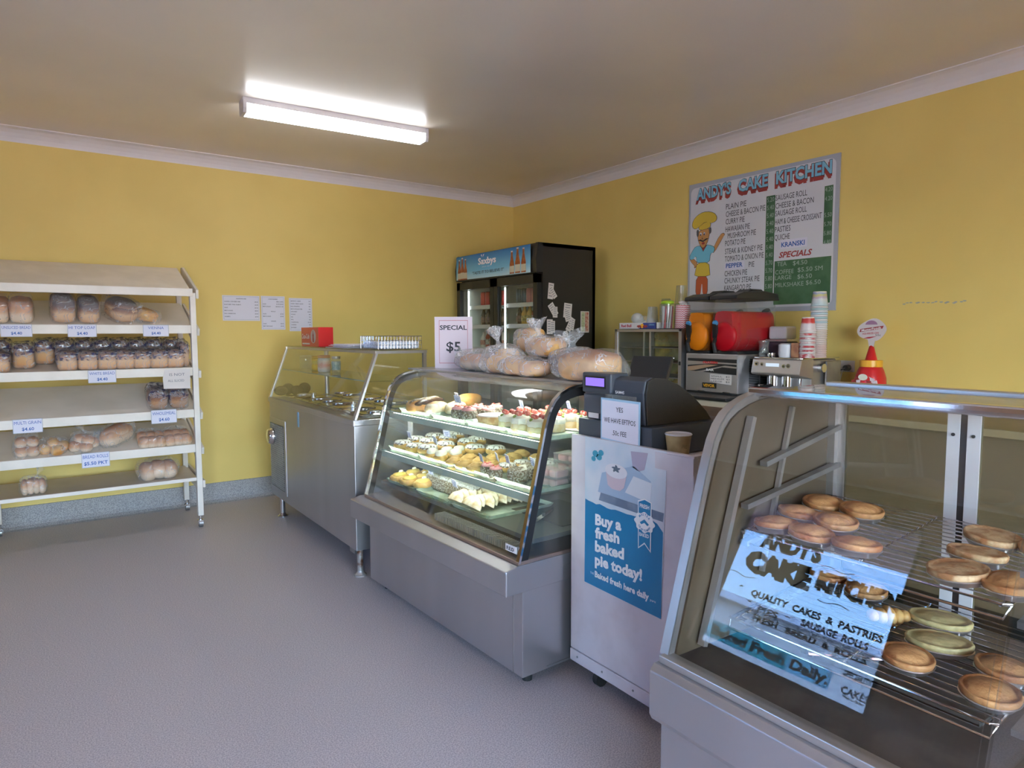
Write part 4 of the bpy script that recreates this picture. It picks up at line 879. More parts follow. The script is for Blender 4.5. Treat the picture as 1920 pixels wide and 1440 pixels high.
pf('photo_tray', mat('soft blue cloth', (.36, .47, .62), .5), [(.07, .775), (.32, .765), (.33, .86), (.25, .90), (.09, .85)], 1)
pf('photo_paper', mat('paper in photo', (.68, .70, .76), .5), [(.21, .80), (.33, .785), (.335, .855), (.25, .865)], 3)
pf('photo_ramekin', mat('ramekin in photo', (.62, .50, .56), .5), [(.112, .862), (.122, .812), (.145, .800), (.185, .80), (.205, .815), (.218, .862)], 4)
pf('photo_topping', mat('topping in photo', (.72, .70, .74), .5), ell(.165, .868, .056, .026), 5)
pf('photo_herb', mat('herb in photo', (.12, .15, .20), .6), [(.165+.018*math.cos(a)*(1+.4*math.sin(5*a)), .876+.011*math.sin(a)*(1+.4*math.sin(5*a))) for a in [i*.42 for i in range(15)]], 6)
pf('photo_ramekin', mat('far ramekin', (.42, .38, .50), .5), [(.235, .95), (.245, .895), (.275, .885), (.30, .895), (.315, .955)], 1)
for a, b_, r_ in ((.055, .915, .016), (.085, .922, .014), (.045, .895, .012), (.075, .905, .015)): pf('photo_flower', mat('blurred flowers', (.05, .30, .42), .5) if 'blurred flowers' not in MATS else MATS['blurred flowers'], ell(a, b_, r_, r_*.8, 10), 2)
for s_, a, b_, h, w in (('Buy a', .057, .650, .038, .137), ('fresh', .057, .600, .038, .128), ('baked', .057, .549, .038, .152), ('pie today!', .057, .498, .038, .240)):
    text(s_, 'lettering', t, WHITEINK, (PX-.0012, py-a, b_), h, w, off=.045, lift=.010)
text('Baked fresh here daily', 'lettering', t, WHITEINK, (PX-.0012, py-.057, .450), .022, .272, off=.04, lift=.0)
text('THE', 'lettering', t, WHITEINK, (PX-.0012, py-.032, .455), .008, .02); text('pure', 'lettering', t, WHITEINK, (PX-.0012, py-.335, .450), .009, .025)
pf('ribbon', WHITEINK, [(.274, .785), (.305, .797), (.337, .790), (.336, .617), (.307, .640), (.277, .617)], 7); pf('ribbon_fill', POSTB, [(.278, .782), (.305, .793), (.333, .787), (.332, .624), (.307, .646), (.281, .624)], 8)
text('FRESH', 'lettering', t, WHITEINK, (PX-.0038, py-.284, .764), .013, .044, off=.03); text('BAKED', 'lettering', t, WHITEINK, (PX-.0038, py-.284, .665), .012, .044, off=.03)
pf('seal', WHITEINK, [(.306+.045*(1+.08*math.cos(8*a))*math.cos(a), .715+.034*(1+.08*math.cos(8*a))*math.sin(a)) for a in [2*PI*i/48 for i in range(48)]], 9)
ms_ = MB()
def arct(s_, cx, cy, r, a0, a1, h, mb, up=1):
    for i, ch in enumerate(s_):
        a = a0+(a1-a0)*(i+.5)/len(s_); ru = Vector((0, math.sin(a)*-1*-1, 0))
        ur = Vector((0, -math.cos(a), math.sin(a)))*up; rr_ = Vector((0, -math.sin(a), -math.cos(a)))*up
        if ch != ' ': text(ch, '', None, None, Vector((PX-.0044, py-cx, cy))+ur*r*up-rr_*h*.35, h, None, rr_, ur, off=.02, join=mb)
arct('MASTER', .306, .715, .024, math.radians(150), math.radians(30), .008, ms_); arct('CRAFTSMAN', .306, .715, .031, math.radians(205), math.radians(335), .007, ms_, -1)
ms_.build('lettering', POSTB, t)
pf('seal_emblem', POSTB, [(.285, .712), (.306, .726), (.327, .712), (.320, .706), (.306, .714), (.292, .706)], 10)
# ------------------------------------------------------------ cash register, sign, cup
t = thing('cash_register', 'dark grey cash register with a purple display', 'cash register', (1.87, 1.74, .93))
box(1.672, 1.552, .932, 2.12, 1.93, 1.036).build('cash_drawer', DGREY, t, bevel=.004)
prof = [(1.69, 1.037), (1.685, 1.085), (1.68, 1.15), (1.69, 1.192), (1.72, 1.203), (1.78, 1.198), (1.85, 1.172), (1.93, 1.125), (2.0, 1.07), (2.03, 1.037)]
MB().prism(prof, 'y', 1.60, 1.905).build('housing', DGREY, t, bevel=.006)
MB().prism([(a+.004, b) for a, b in offs(prof, -.0)], 'y', 1.590, 1.60).build('side_cover', BLACKM, t, bevel=.002)
box(1.668, 1.75, 1.137, 1.76, 1.905, 1.212).build('display_module', DGREY, t, bevel=.006)
box(1.6665, 1.775, 1.155, 1.668, 1.89, 1.2).build('display_bezel', BLACK, t); box(1.6655, 1.782, 1.163, 1.6665, 1.882, 1.193).build('display_screen', SCREEN, t)
box(1.676, 1.75, 1.06, 1.69, 1.905, 1.132).build('printer_cover', DGREY, t, bevel=.004)
text('SAM4S', 'lettering', t, WHITEINK, (1.6785, 1.735, 1.142), .010, .045, off=.02)
box(1.683, 1.83, 1.04, 1.686, 1.885, 1.085).build('sticker', PAPERW, t); text('SN 0423', 'lettering', t, INK, (1.6825, 1.88, 1.065), .006, .04)
t = thing('eftpos_sign', 'white sign with a blue border reading YES WE HAVE EFTPOS .50c FEE', 'sign', (1.66, 1.69, .98))
ex = 1.664; pv = lambda nm, m_, pts, lv: flat(nm, m_, t, (ex-lv*.0005, 0, 0), (0, -1, 0), (0, 0, 1), [(-a, b) for a, b in pts])
flat('backing', mat('pale blue card', (.35, .55, .72), .4), t, (ex, 0, 0), (0, -1, 0), (0, 0, 1), [(-1.792, .970), (-1.597, .962), (-1.597, 1.122), (-1.792, 1.124)], .003)
flat('sheet', PAPER, t, (ex-.003, 0, 0), (0, -1, 0), (0, 0, 1), [(-1.786, .978), (-1.603, .970), (-1.603, 1.114), (-1.786, 1.117)], .0005)
flat('holder', CLEARBOX, t, (ex+.004, 0, 0), (0, -1, 0), (0, 0, 1), [(-1.775, .98), (-1.62, .98), (-1.62, 1.138), (-1.775, 1.138)], .002)
for s_, z_, w in (('YES', 1.078, .036), ('WE HAVE EFTPOS', 1.037, .158), ('.50c FEE', .993, .072)): text(s_, 'lettering', t, INK, (ex-.0036, 1.695, z_), .017, w, align='C', off=.005)
def cup(o, r0, r1, h, m_, inner=WHITE, rim=True, n=24):
    MB().lathe([(r0, 0), (r1, h)], (0, 0, 0), n).build('cup_body', m_, o, smooth=True)
    MB().lathe([(r1*1.0, h-.002), (r1*1.05, h), (r1*1.04, h+.003), (r1*.96, h+.002), (r1*.94, h)], (0, 0, 0), n).build('cup_rim', inner, o, smooth=True)
t = thing('coffee_cup', 'kraft paper coffee cup on the white cabinet beside the register', 'cup'); 
m_ = MB(); n_ = 26; pr_ = [(.033, 0), (.0435, .085), (.0455, .087), (.0435, .089), (.041, .086), (.031, .004)]
m_.lathe(pr_, (0, 0, 0), n_).build('cup_body', mat('kraft cup', (.50, .36, .17), .6, col2=(.42, .30, .13), scale=30), t, smooth=True)
MB().lathe([(.0432, .0845), (.0462, .087), (.0435, .0905), (.0405, .088), (.035, .03), (.001, .03)], (0, 0, 0), n_).build('cup_rim', WHITE, t, smooth=True)
put(t, (1.735, 1.49, .932), 0)
ca = math.pi+.45
text('LEAN COFFEE', 'lettering', t, mat('brown ink', (.10, .09, .03), .7), (1.735-.0425*math.cos(.5), 1.49+.002, .978), .011, .055, Rv=(.45, -.9, 0))
o = box(-.001, -.05, 0, .001, .03, .085, M=Matrix.Rotation(.25, 4, 'Y')).build('folded_card', PAPERW); put(o, (1.80, 1.40, .932), .2); tag(o, 'white folded card leaning behind the kraft cup', 'card')
t = thing('customer_terminal', 'black tilted screen behind the register', 'screen', (2.28, 2.1, 1.02))
box(-.012, -.10, 0, .012, .10, .14, M=Matrix.Translation((2.23, 2.11, 1.125)) @ Matrix.Rotation(.25, 4, 'Z') @ Matrix.Rotation(.5, 4, 'Y')).build('screen', BLACK, t, bevel=.004)
MB().cyl((2.285, 2.11, 1.035), (2.285, 2.11, 1.18), .015).box(2.225, 2.05, 1.021, 2.345, 2.17, 1.037).build('stand', BLACK, t)
o = box(2.215, 1.40, 0, 2.50, 2.25, 1.02); o = o.build('rear_counter', mat('brown laminate', (.12, .08, .05), .5, col2=(.09, .06, .04), scale=8)); tag(o, 'low dark counter behind the register and white cabinet', 'counter')

# ------------------------------------------------------------ drinks fridge
FX, FY0, FY1, FZ = 3.255, 4.27, 5.545, 2.085
t = thing('drinks_fridge', 'black two-door glass drinks fridge with a lit blue header', 'fridge', (3.56, 4.9, 0))
b = MB().box(FX+.06, FY0, .10, 3.88, FY0+.04, FZ).box(FX+.06, FY1-.04, .10, 3.88, FY1, FZ).box(FX+.06, FY0, FZ-.03, 3.88, FY1, FZ).box(FX+.06, FY0, .10, 3.88, FY1, .35).box(3.85, FY0, .1, 3.88, FY1, FZ)
b.build('cabinet', BLACKM, t)
box(FX+.07, FY0+.04, 1.84, 3.84, FY1-.04, FZ-.03).build('header_box', BLACKM, t)
MB().box(3.835, FY0+.04, .35, 3.85, FY1-.04, 1.84).box(FX+.10, FY0+.04, .35, 3.84, FY0+.05, 1.84).box(FX+.10, FY1-.05, .35, 3.84, FY1-.04, 1.84).build('inner_lining', mat('fridge lining', (.60, .62, .56), .4), t)
for x in (FX+.1, 3.8):
    for y in (FY0+.1, FY1-.1): MB().cyl((x, y, 0), (x, y, .1), .03).build('foot', RUBBER, t)
canopy = [(FX+.06, 1.850), (FX-.002, 1.846), (FX-.012, 1.95), (FX+.012, FZ), (FX+.06, FZ)]
for a_ in ((FY0, FY0+.035), (FY1-.025, FY1)): MB().prism(canopy, 'y', *a_).build('header_end', BLACK, t)
MB().prism([(a+.002, b_-.003) for a, b_ in canopy], 'y', FY0+.035, FY1-.025).build('header_frame', BLACK, t)
def hb(nm, m_, pts, lv=1, par=t):
    P = (FX-.0145-lv*.0008, 5.512, 1.852); return flat(nm, m_, par, P, (0, -1, 0), (.0, 0, 1), pts, .0008)
hp = bands('header print', [(0, (.50, .72, .80)), (.35, (.18, .50, .72)), (1, (.02, .16, .42))], nscale=5, namt=.03, rough=.25)
hpp = hb('header_panel', hp, [(0, .006), (1.175, -.004), (1.175, .222), (0, .222)], 0)
text('Saxbys', 'lettering', t, WHITEINK, (FX-.0165, 5.125, 1.975), .055, .29, off=.035)
text('SINCE 1864', 'lettering', t, mat('pale blue ink', (.45, .62, .75), .5), (FX-.0165, 5.06, 1.945), .012, .13)
text("'TASTE IT TO BELIEVE IT'", 'lettering', t, INK, (FX-.0165, 5.225, 1.893), .024, .51, off=.012)
for q in (0, 1): hb('leaf_mark', WHITEINK, [(.45+q*.018, .185), (.44+q*.03, .205), (.462+q*.025, .212)] if q else [(.45, .185), (.432, .207), (.447, .210)], 1)
AMB = mat('amber bottle print', (.28, .06, .015), .3, col2=(.40, .12, .03), scale=30)
def pbot(cx, b0, h, w, lv=1):
    bt = [(-.5, 0), (.5, 0), (.5, .42), (.3, .62), (.18, .8), (.18, .95), (-.18, .95), (-.18, .8), (-.3, .62), (-.5, .42)]
    hb('bottle_print', AMB, [(cx+a*w, b0+b_*h) for a, b_ in bt], lv)
    hb('bottle_label', mat('bottle label', (.55, .50, .38), .5) if 'bottle label' not in MATS else MATS['bottle label'], [(cx-.5*w, b0+.06*h), (cx+.5*w, b0+.06*h), (cx+.5*w, b0+.34*h), (cx-.5*w, b0+.34*h)], lv+1)
    hb('bottle_cap', WHITEINK, [(cx-.2*w, b0+.94*h), (cx+.2*w, b0+.94*h), (cx+.2*w, b0+1.0*h), (cx-.2*w, b0+1.0*h)], lv)
for cx, h, w, lv in ((.055, .19, .055, 1), (.165, .19, .055, 1), (.11, .205, .062, 2), (.915, .19, .065, 1), (1.08, .20, .065, 1), (.998, .21, .072, 2)): pbot(cx, .004, h, w, lv)
# doors
for y0, y1, hy in ((4.912, FY1-.005, 4.93), (FY0+.005, 4.905, 4.885)):
    d_ = MB()
    d_.box(FX+.005, y0, .36, FX+.05, y0+.055, 1.835).box(FX+.005, y1-.055, .36, FX+.05, y1, 1.835).box(FX+.005, y0, 1.765, FX+.05, y1, 1.835).box(FX+.005, y0, .36, FX+.05, y1, .44)
    dd = d_.build('door', BLACK, t); box(FX+.02, y0+.055, .44, FX+.028, y1-.055, 1.765).build('pane', GLASS, dd)
    box(FX-.018, hy-.008, 1.0, FX+.006, hy+.008, 1.25).build('handle', BLACK, dd, bevel=.004)
for y in (5.46, 4.845): box(FX+.085, y, 1.20, FX+.095, y+.012, 1.76).build('led_strip', LED, t)
shz = [1.615, 1.435, 1.24, 1.02, .8]
shz = [1.613, 1.432, 1.225, 1.0, .78]
for i, z_ in enumerate(shz):
    box(FX+.11, FY0+.05, z_-.012, 3.80, FY1-.05, z_-.006).build('shelf', mat('shelf wire white', (.62, .62, .60), .4) if i == 0 else MATS['shelf wire white'], t)
    for y0, y1 in ((4.97, 5.49), (FY0+.06, 4.84)): box(FX+.10, y0, z_-.03, FX+.108, y1, z_+.006).build('ticket_strip', WHITE if i else MATS['shelf wire white'], t)
def can(name, col, h=.135, r=.031, m_=None):
    o = thing(name, 'x', 'drink can'); MB().lathe([(r*.8, 0), (r, .008), (r, h-.012), (r*.85, h)], (0, 0, 0), 16).build('can_body', m_ or mat(name+' paint', col, .3, .3, col2=tuple(min(1, c*1.3+.2) for c in col), scale=14, lo=.56, hi=.6), o, smooth=True)
    MB().lathe([(r*.85, h), (r*.82, h+.003), (r*.7, h-.002)], (0, 0, 0), 16).build('can_top', CHROME, o, smooth=True); return Proto(o)
def bott(name, col, cap, h=.17, r=.03, lab=(.7, .7, .6)):
    o = thing(name, 'x', 'drink bottle'); MB().lathe([(r*.9, 0), (r, .008), (r, h*.6), (r*.45, h*.82), (r*.4, h*.92)], (0, 0, 0), 16).build('bottle_body', mat(name+' drink', col, .2, coat=.4), o, smooth=True)
    MB().lathe([(r*.45, h*.92), (r*.45, h)], (0, 0, 0), 12).build('cap', mat(name+' cap', cap, .4), o, smooth=True)
    MB().lathe([(r*1.02, h*.2), (r*1.02, h*.5)], (0, 0, 0), 16).build('label_wrap', mat(name+' label', lab, .5, col2=tuple(c*.4 for c in lab), scale=40), o, smooth=True); return Proto(o)
cR_ = can('red_can', (.52, .02, .03)); cD = can('dark_can', (.03, .06, .08)); cP = can('pale_red_can', (.55, .20, .20)); cM = can('maroon_can', (.20, .07, .06))
bD = bott('cola_bottle', (.04, .015, .01), (.6, .6, .6), lab=(.2, .08, .06)); bG = bott('lime_bottle', (.35, .60, .03), (.4, .6, .1), h=.175, lab=(.35, .55, .05)); bY = bott('iced_tea_bottle', (.50, .28, .05), (.6, .1, .05), lab=(.55, .4, .1)); bW = bott('milk_bottle', (.66, .60, .52), (.5, .4, .35), h=.15, r=.036, lab=(.6, .25, .2)); bR = bott('red_drink_bottle', (.35, .05, .03), (.6, .08, .06), lab=(.6, .5, .4))
def row(z_, ys, protos, gname, what):
    for i, (y, pr) in enumerate(zip(ys, protos)):
        kind_ = pr.o.name.split('.')[0].replace('_', ' '); pr.at((3.43, y, z_-.0055), R.uniform(-1, 1), '%s %s from the left on %s' % (kind_, ['first', 'second', 'third', 'fourth', 'fifth', 'sixth'][i], what), gname)
ysL = [5.33, 5.25, 5.17, 5.09, 5.01]; ysR = [4.75, 4.675, 4.60, 4.525, 4.45, 4.375]
row(shz[0], ysL, [cR_]*5, 'cans behind the left fridge door', 'the top shelf behind the left fridge door')
row(shz[0], ysR, [cD, cD, cP, cP, cM, cM], 'cans behind the right fridge door', 'the top shelf behind the right fridge door')
row(shz[1], ysL, [bD, bD, bY, bG, bD], 'bottles behind the left fridge door', 'the second shelf behind the left fridge door')
row(shz[1], ysR, [bD, bY, bY, bR, bY, bR], 'bottles behind the right fridge door', 'the second shelf behind the right fridge door')
row(shz[2], ysL, [bW, bR, bW, bW, bW], 'milk bottles behind the left fridge door', 'the third shelf behind the left fridge door')
row(shz[2], ysR, [bY, bY, bD, bY, bR, bY], 'mixed bottles behind the right fridge door', 'the third shelf behind the right fridge door')
row(shz[3], ysL, [bW, bW, bY, bW, bW], 'low bottles behind the left fridge door', 'the fourth shelf behind the left fridge door')
row(shz[3], ysR, [bY, bD, bD, bY, bY, bD], 'low bottles behind the right fridge door', 'the fourth shelf behind the right fridge door')
# dockets taped to the side of the fridge
def docket(x, z_, w, h, r, label, extra=False, m_=PAPERW):
    t = thing('docket', label, 'paper docket', (x, FY0, z_), 0, 'dockets on the side of the fridge')
    def sheet(cx, cz, w, h, a, lv):
        ca, sa = math.cos(a), math.sin(a); pts = [(cx+u*ca-v*sa, cz+u*sa+v*ca) for u, v in ((-w/2, -h/2), (w/2, -h/2), (w/2, h/2), (-w/2, h/2))]
        flat('slip', m_, t, (0, FY0-.0008*lv, 0), (1, 0, 0), (0, 0, 1), pts, .0008)
        ln = MB()
        for i in range(5): ln.add([(cx+u*ca-v*sa, FY0-.0008*lv-.0011, cz+u*sa+v*ca) for u, v in ((-w*.35, h*(.35-.17*i)), (w*.3, h*(.35-.17*i)), (w*.3, h*(.39-.17*i)), (-w*.35, h*(.39-.17*i)))], [(0, 1, 2, 3)])
        ln.build('print_lines', INKG, t)
    sheet(x, z_, w, h, r, 1)
    if extra: sheet(x+extra[0], z_+extra[1], w*.8, h*.8, r+extra[2], 2)
docket(3.395, 1.70, .055, .13, -.1, 'folded dockets highest on the side of the fridge', (.02, -.01, .7))
docket(3.42, 1.55, .06, .11, .6, 'tilted pair of dockets below the highest ones', (.02, -.02, -.6))
docket(3.385, 1.41, .06, .12, 0, 'upright docket on the left of the fridge side', (.03, 0, 0))
docket(3.575, 1.545, .085, .12, -.1, 'wide docket with a red stamp in the middle of the fridge side', (0, -.04, .4))
docket(3.605, 1.43, .055, .12, -.5, 'slanted docket beneath the wide docket', (.02, 0, .3))
docket(3.545, 1.30, .05, .12, -.05, 'docket with a round magnet low on the fridge side', (.02, .03, .4))
t = thing('fridge_magnet', 'rectangular two-panel magnet at the rear of the fridge side', 'magnet', (3.765, FY0, 1.41))
for i, m_ in enumerate((mat('pale green print', (.55, .55, .35), .5, col2=(.35, .4, .25), scale=60), mat('red print', (.45, .12, .09), .5, col2=(.6, .4, .3), scale=60))): box(3.725+i*.042, FY0-.003, 1.37, 3.762+i*.042, FY0, 1.535).build('panel', m_, t, bevel=.001)
box(3.718, FY0-.0015, 1.363, 3.811, FY0, 1.542).build('backing', PAPERW, t)

# ------------------------------------------------------------ bench along the right wall
t = thing('rear_bench', 'long bench along the right wall behind the counters', 'bench', (3.7, 2.3, 0))
box(3.34, -.6, .905, 4.04, 3.95, .94).build('worktop', mat('cream laminate', (.60, .52, .40), .4), t, bevel=.004)
for y0, y1 in ((-.55, .9), (.92, 2.4), (2.42, 3.92)): box(3.40, y0, .12, 3.42, y1, .90).build('front_panel', mat('bench panel', (.30, .24, .18), .5) if y0 < 0 else MATS['bench panel'], t)
box(3.42, -.55, .12, 4.03, -.53, .905).build('end_panel', MATS['bench panel'], t); box(3.42, 3.9, .12, 4.03, 3.92, .905).build('end_panel', MATS['bench panel'], t); box(3.45, -.5, 0, 3.5, 3.9, .12).build('plinth', BLACK, t)
WZ = .942
# pie warmer cabinet
t = thing('warming_cabinet', 'small steel and glass warming cabinet with wire shelves', 'warming cabinet', (3.62, 3.23, WZ))
wx0, wx1, wy0, wy1, wz0, wz1 = 3.42, 3.82, 2.925, 3.545, WZ, 1.385
b = MB().box(wx0, wy0, wz0, wx1, wy0+.025, wz1).box(wx0, wy1-.025, wz0, wx1, wy1, wz1).box(wx0, wy0, wz1-.02, wx1, wy1, wz1).box(wx0, wy0, wz0, wx1, wy1, wz0+.045)
b.build('frame', STEEL, t, bevel=.002)
box(wx1-.012, wy0+.025, wz0+.045, wx1-.006, wy1-.025, wz1-.02).build('rear_pane', glass('yellowish rear glass', (.85, .86, .62), .05, haze=.9, hazecol=(.62, .62, .36)), t)
for i, (y0, y1) in enumerate(((3.20, wy1-.025), (wy0+.025, 3.28))):
    dd = MB().box(wx0+.004+i*.01, y0, wz0+.045, wx0+.012+i*.01, y0+.012, wz1-.02).box(wx0+.004+i*.01, y1-.012, wz0+.045, wx0+.012+i*.01, y1, wz1-.02).build('door', ALU, t)
    box(wx0+.006+i*.01, y0+.012, wz0+.045, wx0+.010+i*.01, y1-.012, wz1-.02).build('pane', GLASS, dd)
    MB().blob((wx0-.006, y1-.03 if i == 0 else y0+.035, 1.19), (.012, .012, .012), (1, 1), 14, 8).build('knob', CHROME, dd, smooth='all')
for z_ in (1.055, 1.155, 1.255):
    b = MB()
    for i in range(30): y = wy0+.03+i*.0190; b.tube([(wx0+.03, y, z_), (wx1-.02, y, z_)], .0018, 4)
    for x in (wx0+.03, wx1-.02, 3.6): b.tube([(x, wy0+.025, z_), (x, wy1-.025, z_)], .003, 5)
    b.build('wire_shelf', STEELD, t, kind='stuff')
box(wx0-.001, wy0+.004, 1.145, wx0, wy0+.02, 1.17).build('latch', BLACK, t); box(wx0-.0012, 3.0, wz0+.006, wx0, 3.10, wz0+.040).build('sticker', mat('maroon sticker', (.28, .08, .10), .5), t)
# things on the warming cabinet
z_ = 1.3855
t = thing('drink_tray', 'small white and navy cardboard drink tray on the warming cabinet', 'carton', (3.46, 3.42, z_))
b = MB().box(3.445, 3.17, z_, 3.45, 3.53, z_+.045).box(3.60, 3.17, z_, 3.605, 3.53, z_+.045).box(3.445, 3.17, z_, 3.605, 3.175, z_+.045).box(3.445, 3.525, z_, 3.605, 3.53, z_+.045).box(3.445, 3.17, z_, 3.605, 3.53, z_+.003)
b.build('tray_body', WHITE, t)
flat('navy_panel', NAVY, t, (3.4445, 3.33, z_), (0, -1, 0), (0, 0, 1), [(.0, .002), (.158, .002), (.158, .044), (.04, .044)])
text('Red Bull', 'lettering', t, REDINK, (3.4443, 3.505, z_+.015), .018, .10, off=.03)
flat('sun_disc', YEL, t, (3.4443, 3.30, z_), (0, -1, 0), (0, 0, 1), ell(0, .022, .016, .016, 16), .0008)
for sg in (-1, 1): flat('bull_print', DKRED, t, (3.4440, 3.30, z_), (0, -1, 0), (0, 0, 1), [(sg*.004, .018), (sg*.02, .028), (sg*.045, .026), (sg*.052, .014), (sg*.04, .016), (sg*.036, .006), (sg*.028, .012), (sg*.012, .01)][::sg], .0012)
text('DRINK', 'lettering', t, SKYB, (3.4443, 3.235, z_+.024), .010, .05)
def stackcups(name, label, x, y, z0, r, h1, n, dz, m_, cat='cup stack', inv=False, mats=None, taper=.78, group=None, top=None):
    """n nested cups; each is a part of the stack."""
    t = thing(name, label, cat, (x, y, z0), 0, group)
    for k in range(n):
        zz = z0+k*dz; a, b_ = (r, r*taper) if inv else (r*taper, r)
        hh = h1 if k == n-1 or not inv else dz*1.3
        c_ = MB().lathe([(a, 0), (a*1.05, .001), (a*1.05, .006), (a, .008), (a+(b_-a)*hh/h1, hh)] if inv else ([(a, 0), (b_, h1), (b_*1.05, h1), (b_*1.04, h1+.005)] if k == 0 else [(a+(b_-a)*.8, h1*.8), (b_, h1), (b_*1.05, h1), (b_*1.04, h1+.005)]), (x, y, zz), 20)
        c_.build('cup', (mats[k % len(mats)] if mats else m_) if k < n-1 or top is None else top, t, smooth=True)
    return t
CUPC = glass('clear cup plastic', (.80, .84, .86), .08, .05, haze=.6, hazecol=(.80, .81, .84))
o = thing('dome_lid_bag', 'clear plastic dome lids in a bag on the warming cabinet', 'cup lids', (3.53, 3.43, z_)); MB().blob((3.53, 3.43, z_+.075), (.045, .045, .045), (1, 1), 20, 12, .08, 20, 3).build('lid', CUPC, o, smooth='all'); MB().blob((3.54, 3.38, z_+.05), (.05, .05, .05), (1, 1), 20, 12, .3, 30, 6, flat=.9).build('bag', BAG, o, smooth='all')
stackcups('clear_cup_stack', 'short stack of clear cups left on the warming cabinet', 3.58, 3.33, z_+.003, .042, .12, 4, .012, CUPC, inv=True)
stackcups('clear_cup_stack', 'middle stack of clear cups behind the straw jar', 3.63, 3.25, z_+.003, .040, .12, 8, .013, CUPC, inv=True)
stackcups('clear_cup_stack', 'tallest stack of clear cups on the warming cabinet', 3.64, 3.12, z_+.001, .045, .13, 14, .013, CUPC, inv=True)
t = thing('straw_jar', 'clear jar of wrapped straws with a lime green lid', 'jar', (3.50, 3.12, z_))
MB().lathe([(.050, 0), (.052, .005), (.052, .168), (.048, .170)], (3.50, 3.12, z_), 24).build('jar_body', CLEARBOX, t, smooth=True)
MB().blob((3.50, 3.12, z_+.178), (.045, .045, .016), (.8, 1), 22, 8, .15, 40, 2).build('lid', mat('lime green', (.35, .55, .02), .4), t, smooth='all')
for k in range(12): a = k*.55; MB().tube([(3.50+.03*math.cos(a), 3.12+.03*math.sin(a), z_+.004), (3.50+.036*math.cos(a+.3), 3.12+.036*math.sin(a+.3), z_+.155)], .005, 5).build('straw', PAPERW if k % 3 else REDINK, t)
def zig():
    m, t_, o = nodes('red zigzag'); L = t_.links.new; tc = N(t_, 'ShaderNodeTexCoord'); sp = N(t_, 'ShaderNodeSeparateXYZ'); L(tc.outputs['Generated'], sp.inputs[0])
    a = N(t_, 'ShaderNodeMath', operation='MULTIPLY_ADD'); a.inputs[1].default_value = 7; a.inputs[2].default_value = 0; L(sp.outputs['Y'], a.inputs[0])
    pp = N(t_, 'ShaderNodeMath', operation='PINGPONG'); pp.inputs[1].default_value = .5; L(a.outputs[0], pp.inputs[0])
    b_ = N(t_, 'ShaderNodeMath', operation='MULTIPLY_ADD'); b_.inputs[1].default_value = 13; L(sp.outputs['Z'], b_.inputs[0]); L(pp.outputs[0], b_.inputs[2])
    fr_ = N(t_, 'ShaderNodeMath', operation='FRACT'); L(b_.outputs[0], fr_.inputs[0]); gt = N(t_, 'ShaderNodeMath', operation='GREATER_THAN'); gt.inputs[1].default_value = .5; L(fr_.outputs[0], gt.inputs[0])
    mx = N(t_, 'ShaderNodeMixRGB'); mx.inputs[1].default_value = (.75, .70, .72, 1); mx.inputs[2].default_value = (.50, .03, .05, 1); L(gt.outputs[0], mx.inputs[0])
    p = N(t_, 'ShaderNodeBsdfPrincipled', Roughness=.5); L(mx.outputs[0], p.inputs['Base Color']); L(p.outputs[0], o.inputs[0]); return m
t = thing('zigzag_cups', 'paper cups in a red and white zigzag print stacked upside down', 'cup stack', (3.50, 2.985, z_))
MB().lathe([(.046, 0), (.050, .004), (.0465, .155), (.044, .158)], (3.50, 2.985, z_), 28).build('cup_sleeve', zig(), t, smooth=True)
MB().blob((3.50, 2.985, z_+.172), (.026, .026, .016), (.9, 1), 16, 8, .3, 50, 3).build('paper_top', PAPERW, t, smooth='all')

# ------------------------------------------------------------ slush machine
t = thing('slush_machine', 'twin-tank slush machine with orange and red drinks', 'slush machine', (3.65, 2.7, WZ))
box(3.44, 2.50, .985, 3.92, 2.90, 1.225).build('body', STEEL, t, bevel=.003)
box(3.445, 2.505, WZ+.0, 3.91, 2.895, .985).build('plinth', BLACK, t, bevel=.004)
MB().prism([(3.30, .955), (3.30, .965), (3.44, .975), (3.44, .955)], 'y', 2.48, 2.90).build('drip_tray', BLACK, t)
# side vents
for i in range(19):
    for j in range(3): box(3.55+j*.115, 2.497, 1.0+i*.0105, 3.65+j*.115, 2.4995, 1.0055+i*.0105).build('vent', BLACK, t)
fp = lambda nm, m_, pts, lv: flat(nm, m_, t, (3.4395-.0006*lv, 2.895, 0), (0, -1, 0), (0, 0, 1), pts, .0006)
fp('stripe_panel', BLACK, [(.01, 1.115), (.385, 1.10), (.385, 1.195), (.01, 1.195)], 0)
fp('steel_swoosh', ALU, [(.01, 1.178), (.385, 1.172), (.385, 1.163), (.2, 1.166), (.01, 1.150)], 1); fp('bronze_swoosh', mat('bronze print', (.38, .24, .15), .4), [(.01, 1.115), (.06, 1.118), (.25, 1.158), (.15, 1.158), (.01, 1.14)], 1); fp('steel_swoosh', ALU, [(.06, 1.11), (.12, 1.118), (.30, 1.155), (.385, 1.15), (.385, 1.14), (.28, 1.145), (.12, 1.107)], 1)
text('FROZEN', 'lettering', t, RED, (3.4375, 2.76, 1.165), .013, .11, off=.03); text('BAR', 'lettering', t, WHITEINK, (3.4375, 2.735, 1.118), .014, .06, off=.03)
fp('price_label', PAPERW, [(.19, 1.050), (.352, 1.036), (.352, 1.098), (.19, 1.10)], 1)
for i, s_ in enumerate(('SMALL   $2', 'MEDIUM  $3', 'LARGE   $4')): text(s_, 'lettering', t, INK, (3.4378, 2.697, 1.082-i*.016), .009, .14)
fp('brand_plate', BLACK, [(.13, 1.008), (.24, 1.008), (.24, 1.042), (.13, 1.042)], 1); text('VEVOR', 'lettering', t, YEL, (3.4378, 2.757, 1.016), .018, .09, off=.03)
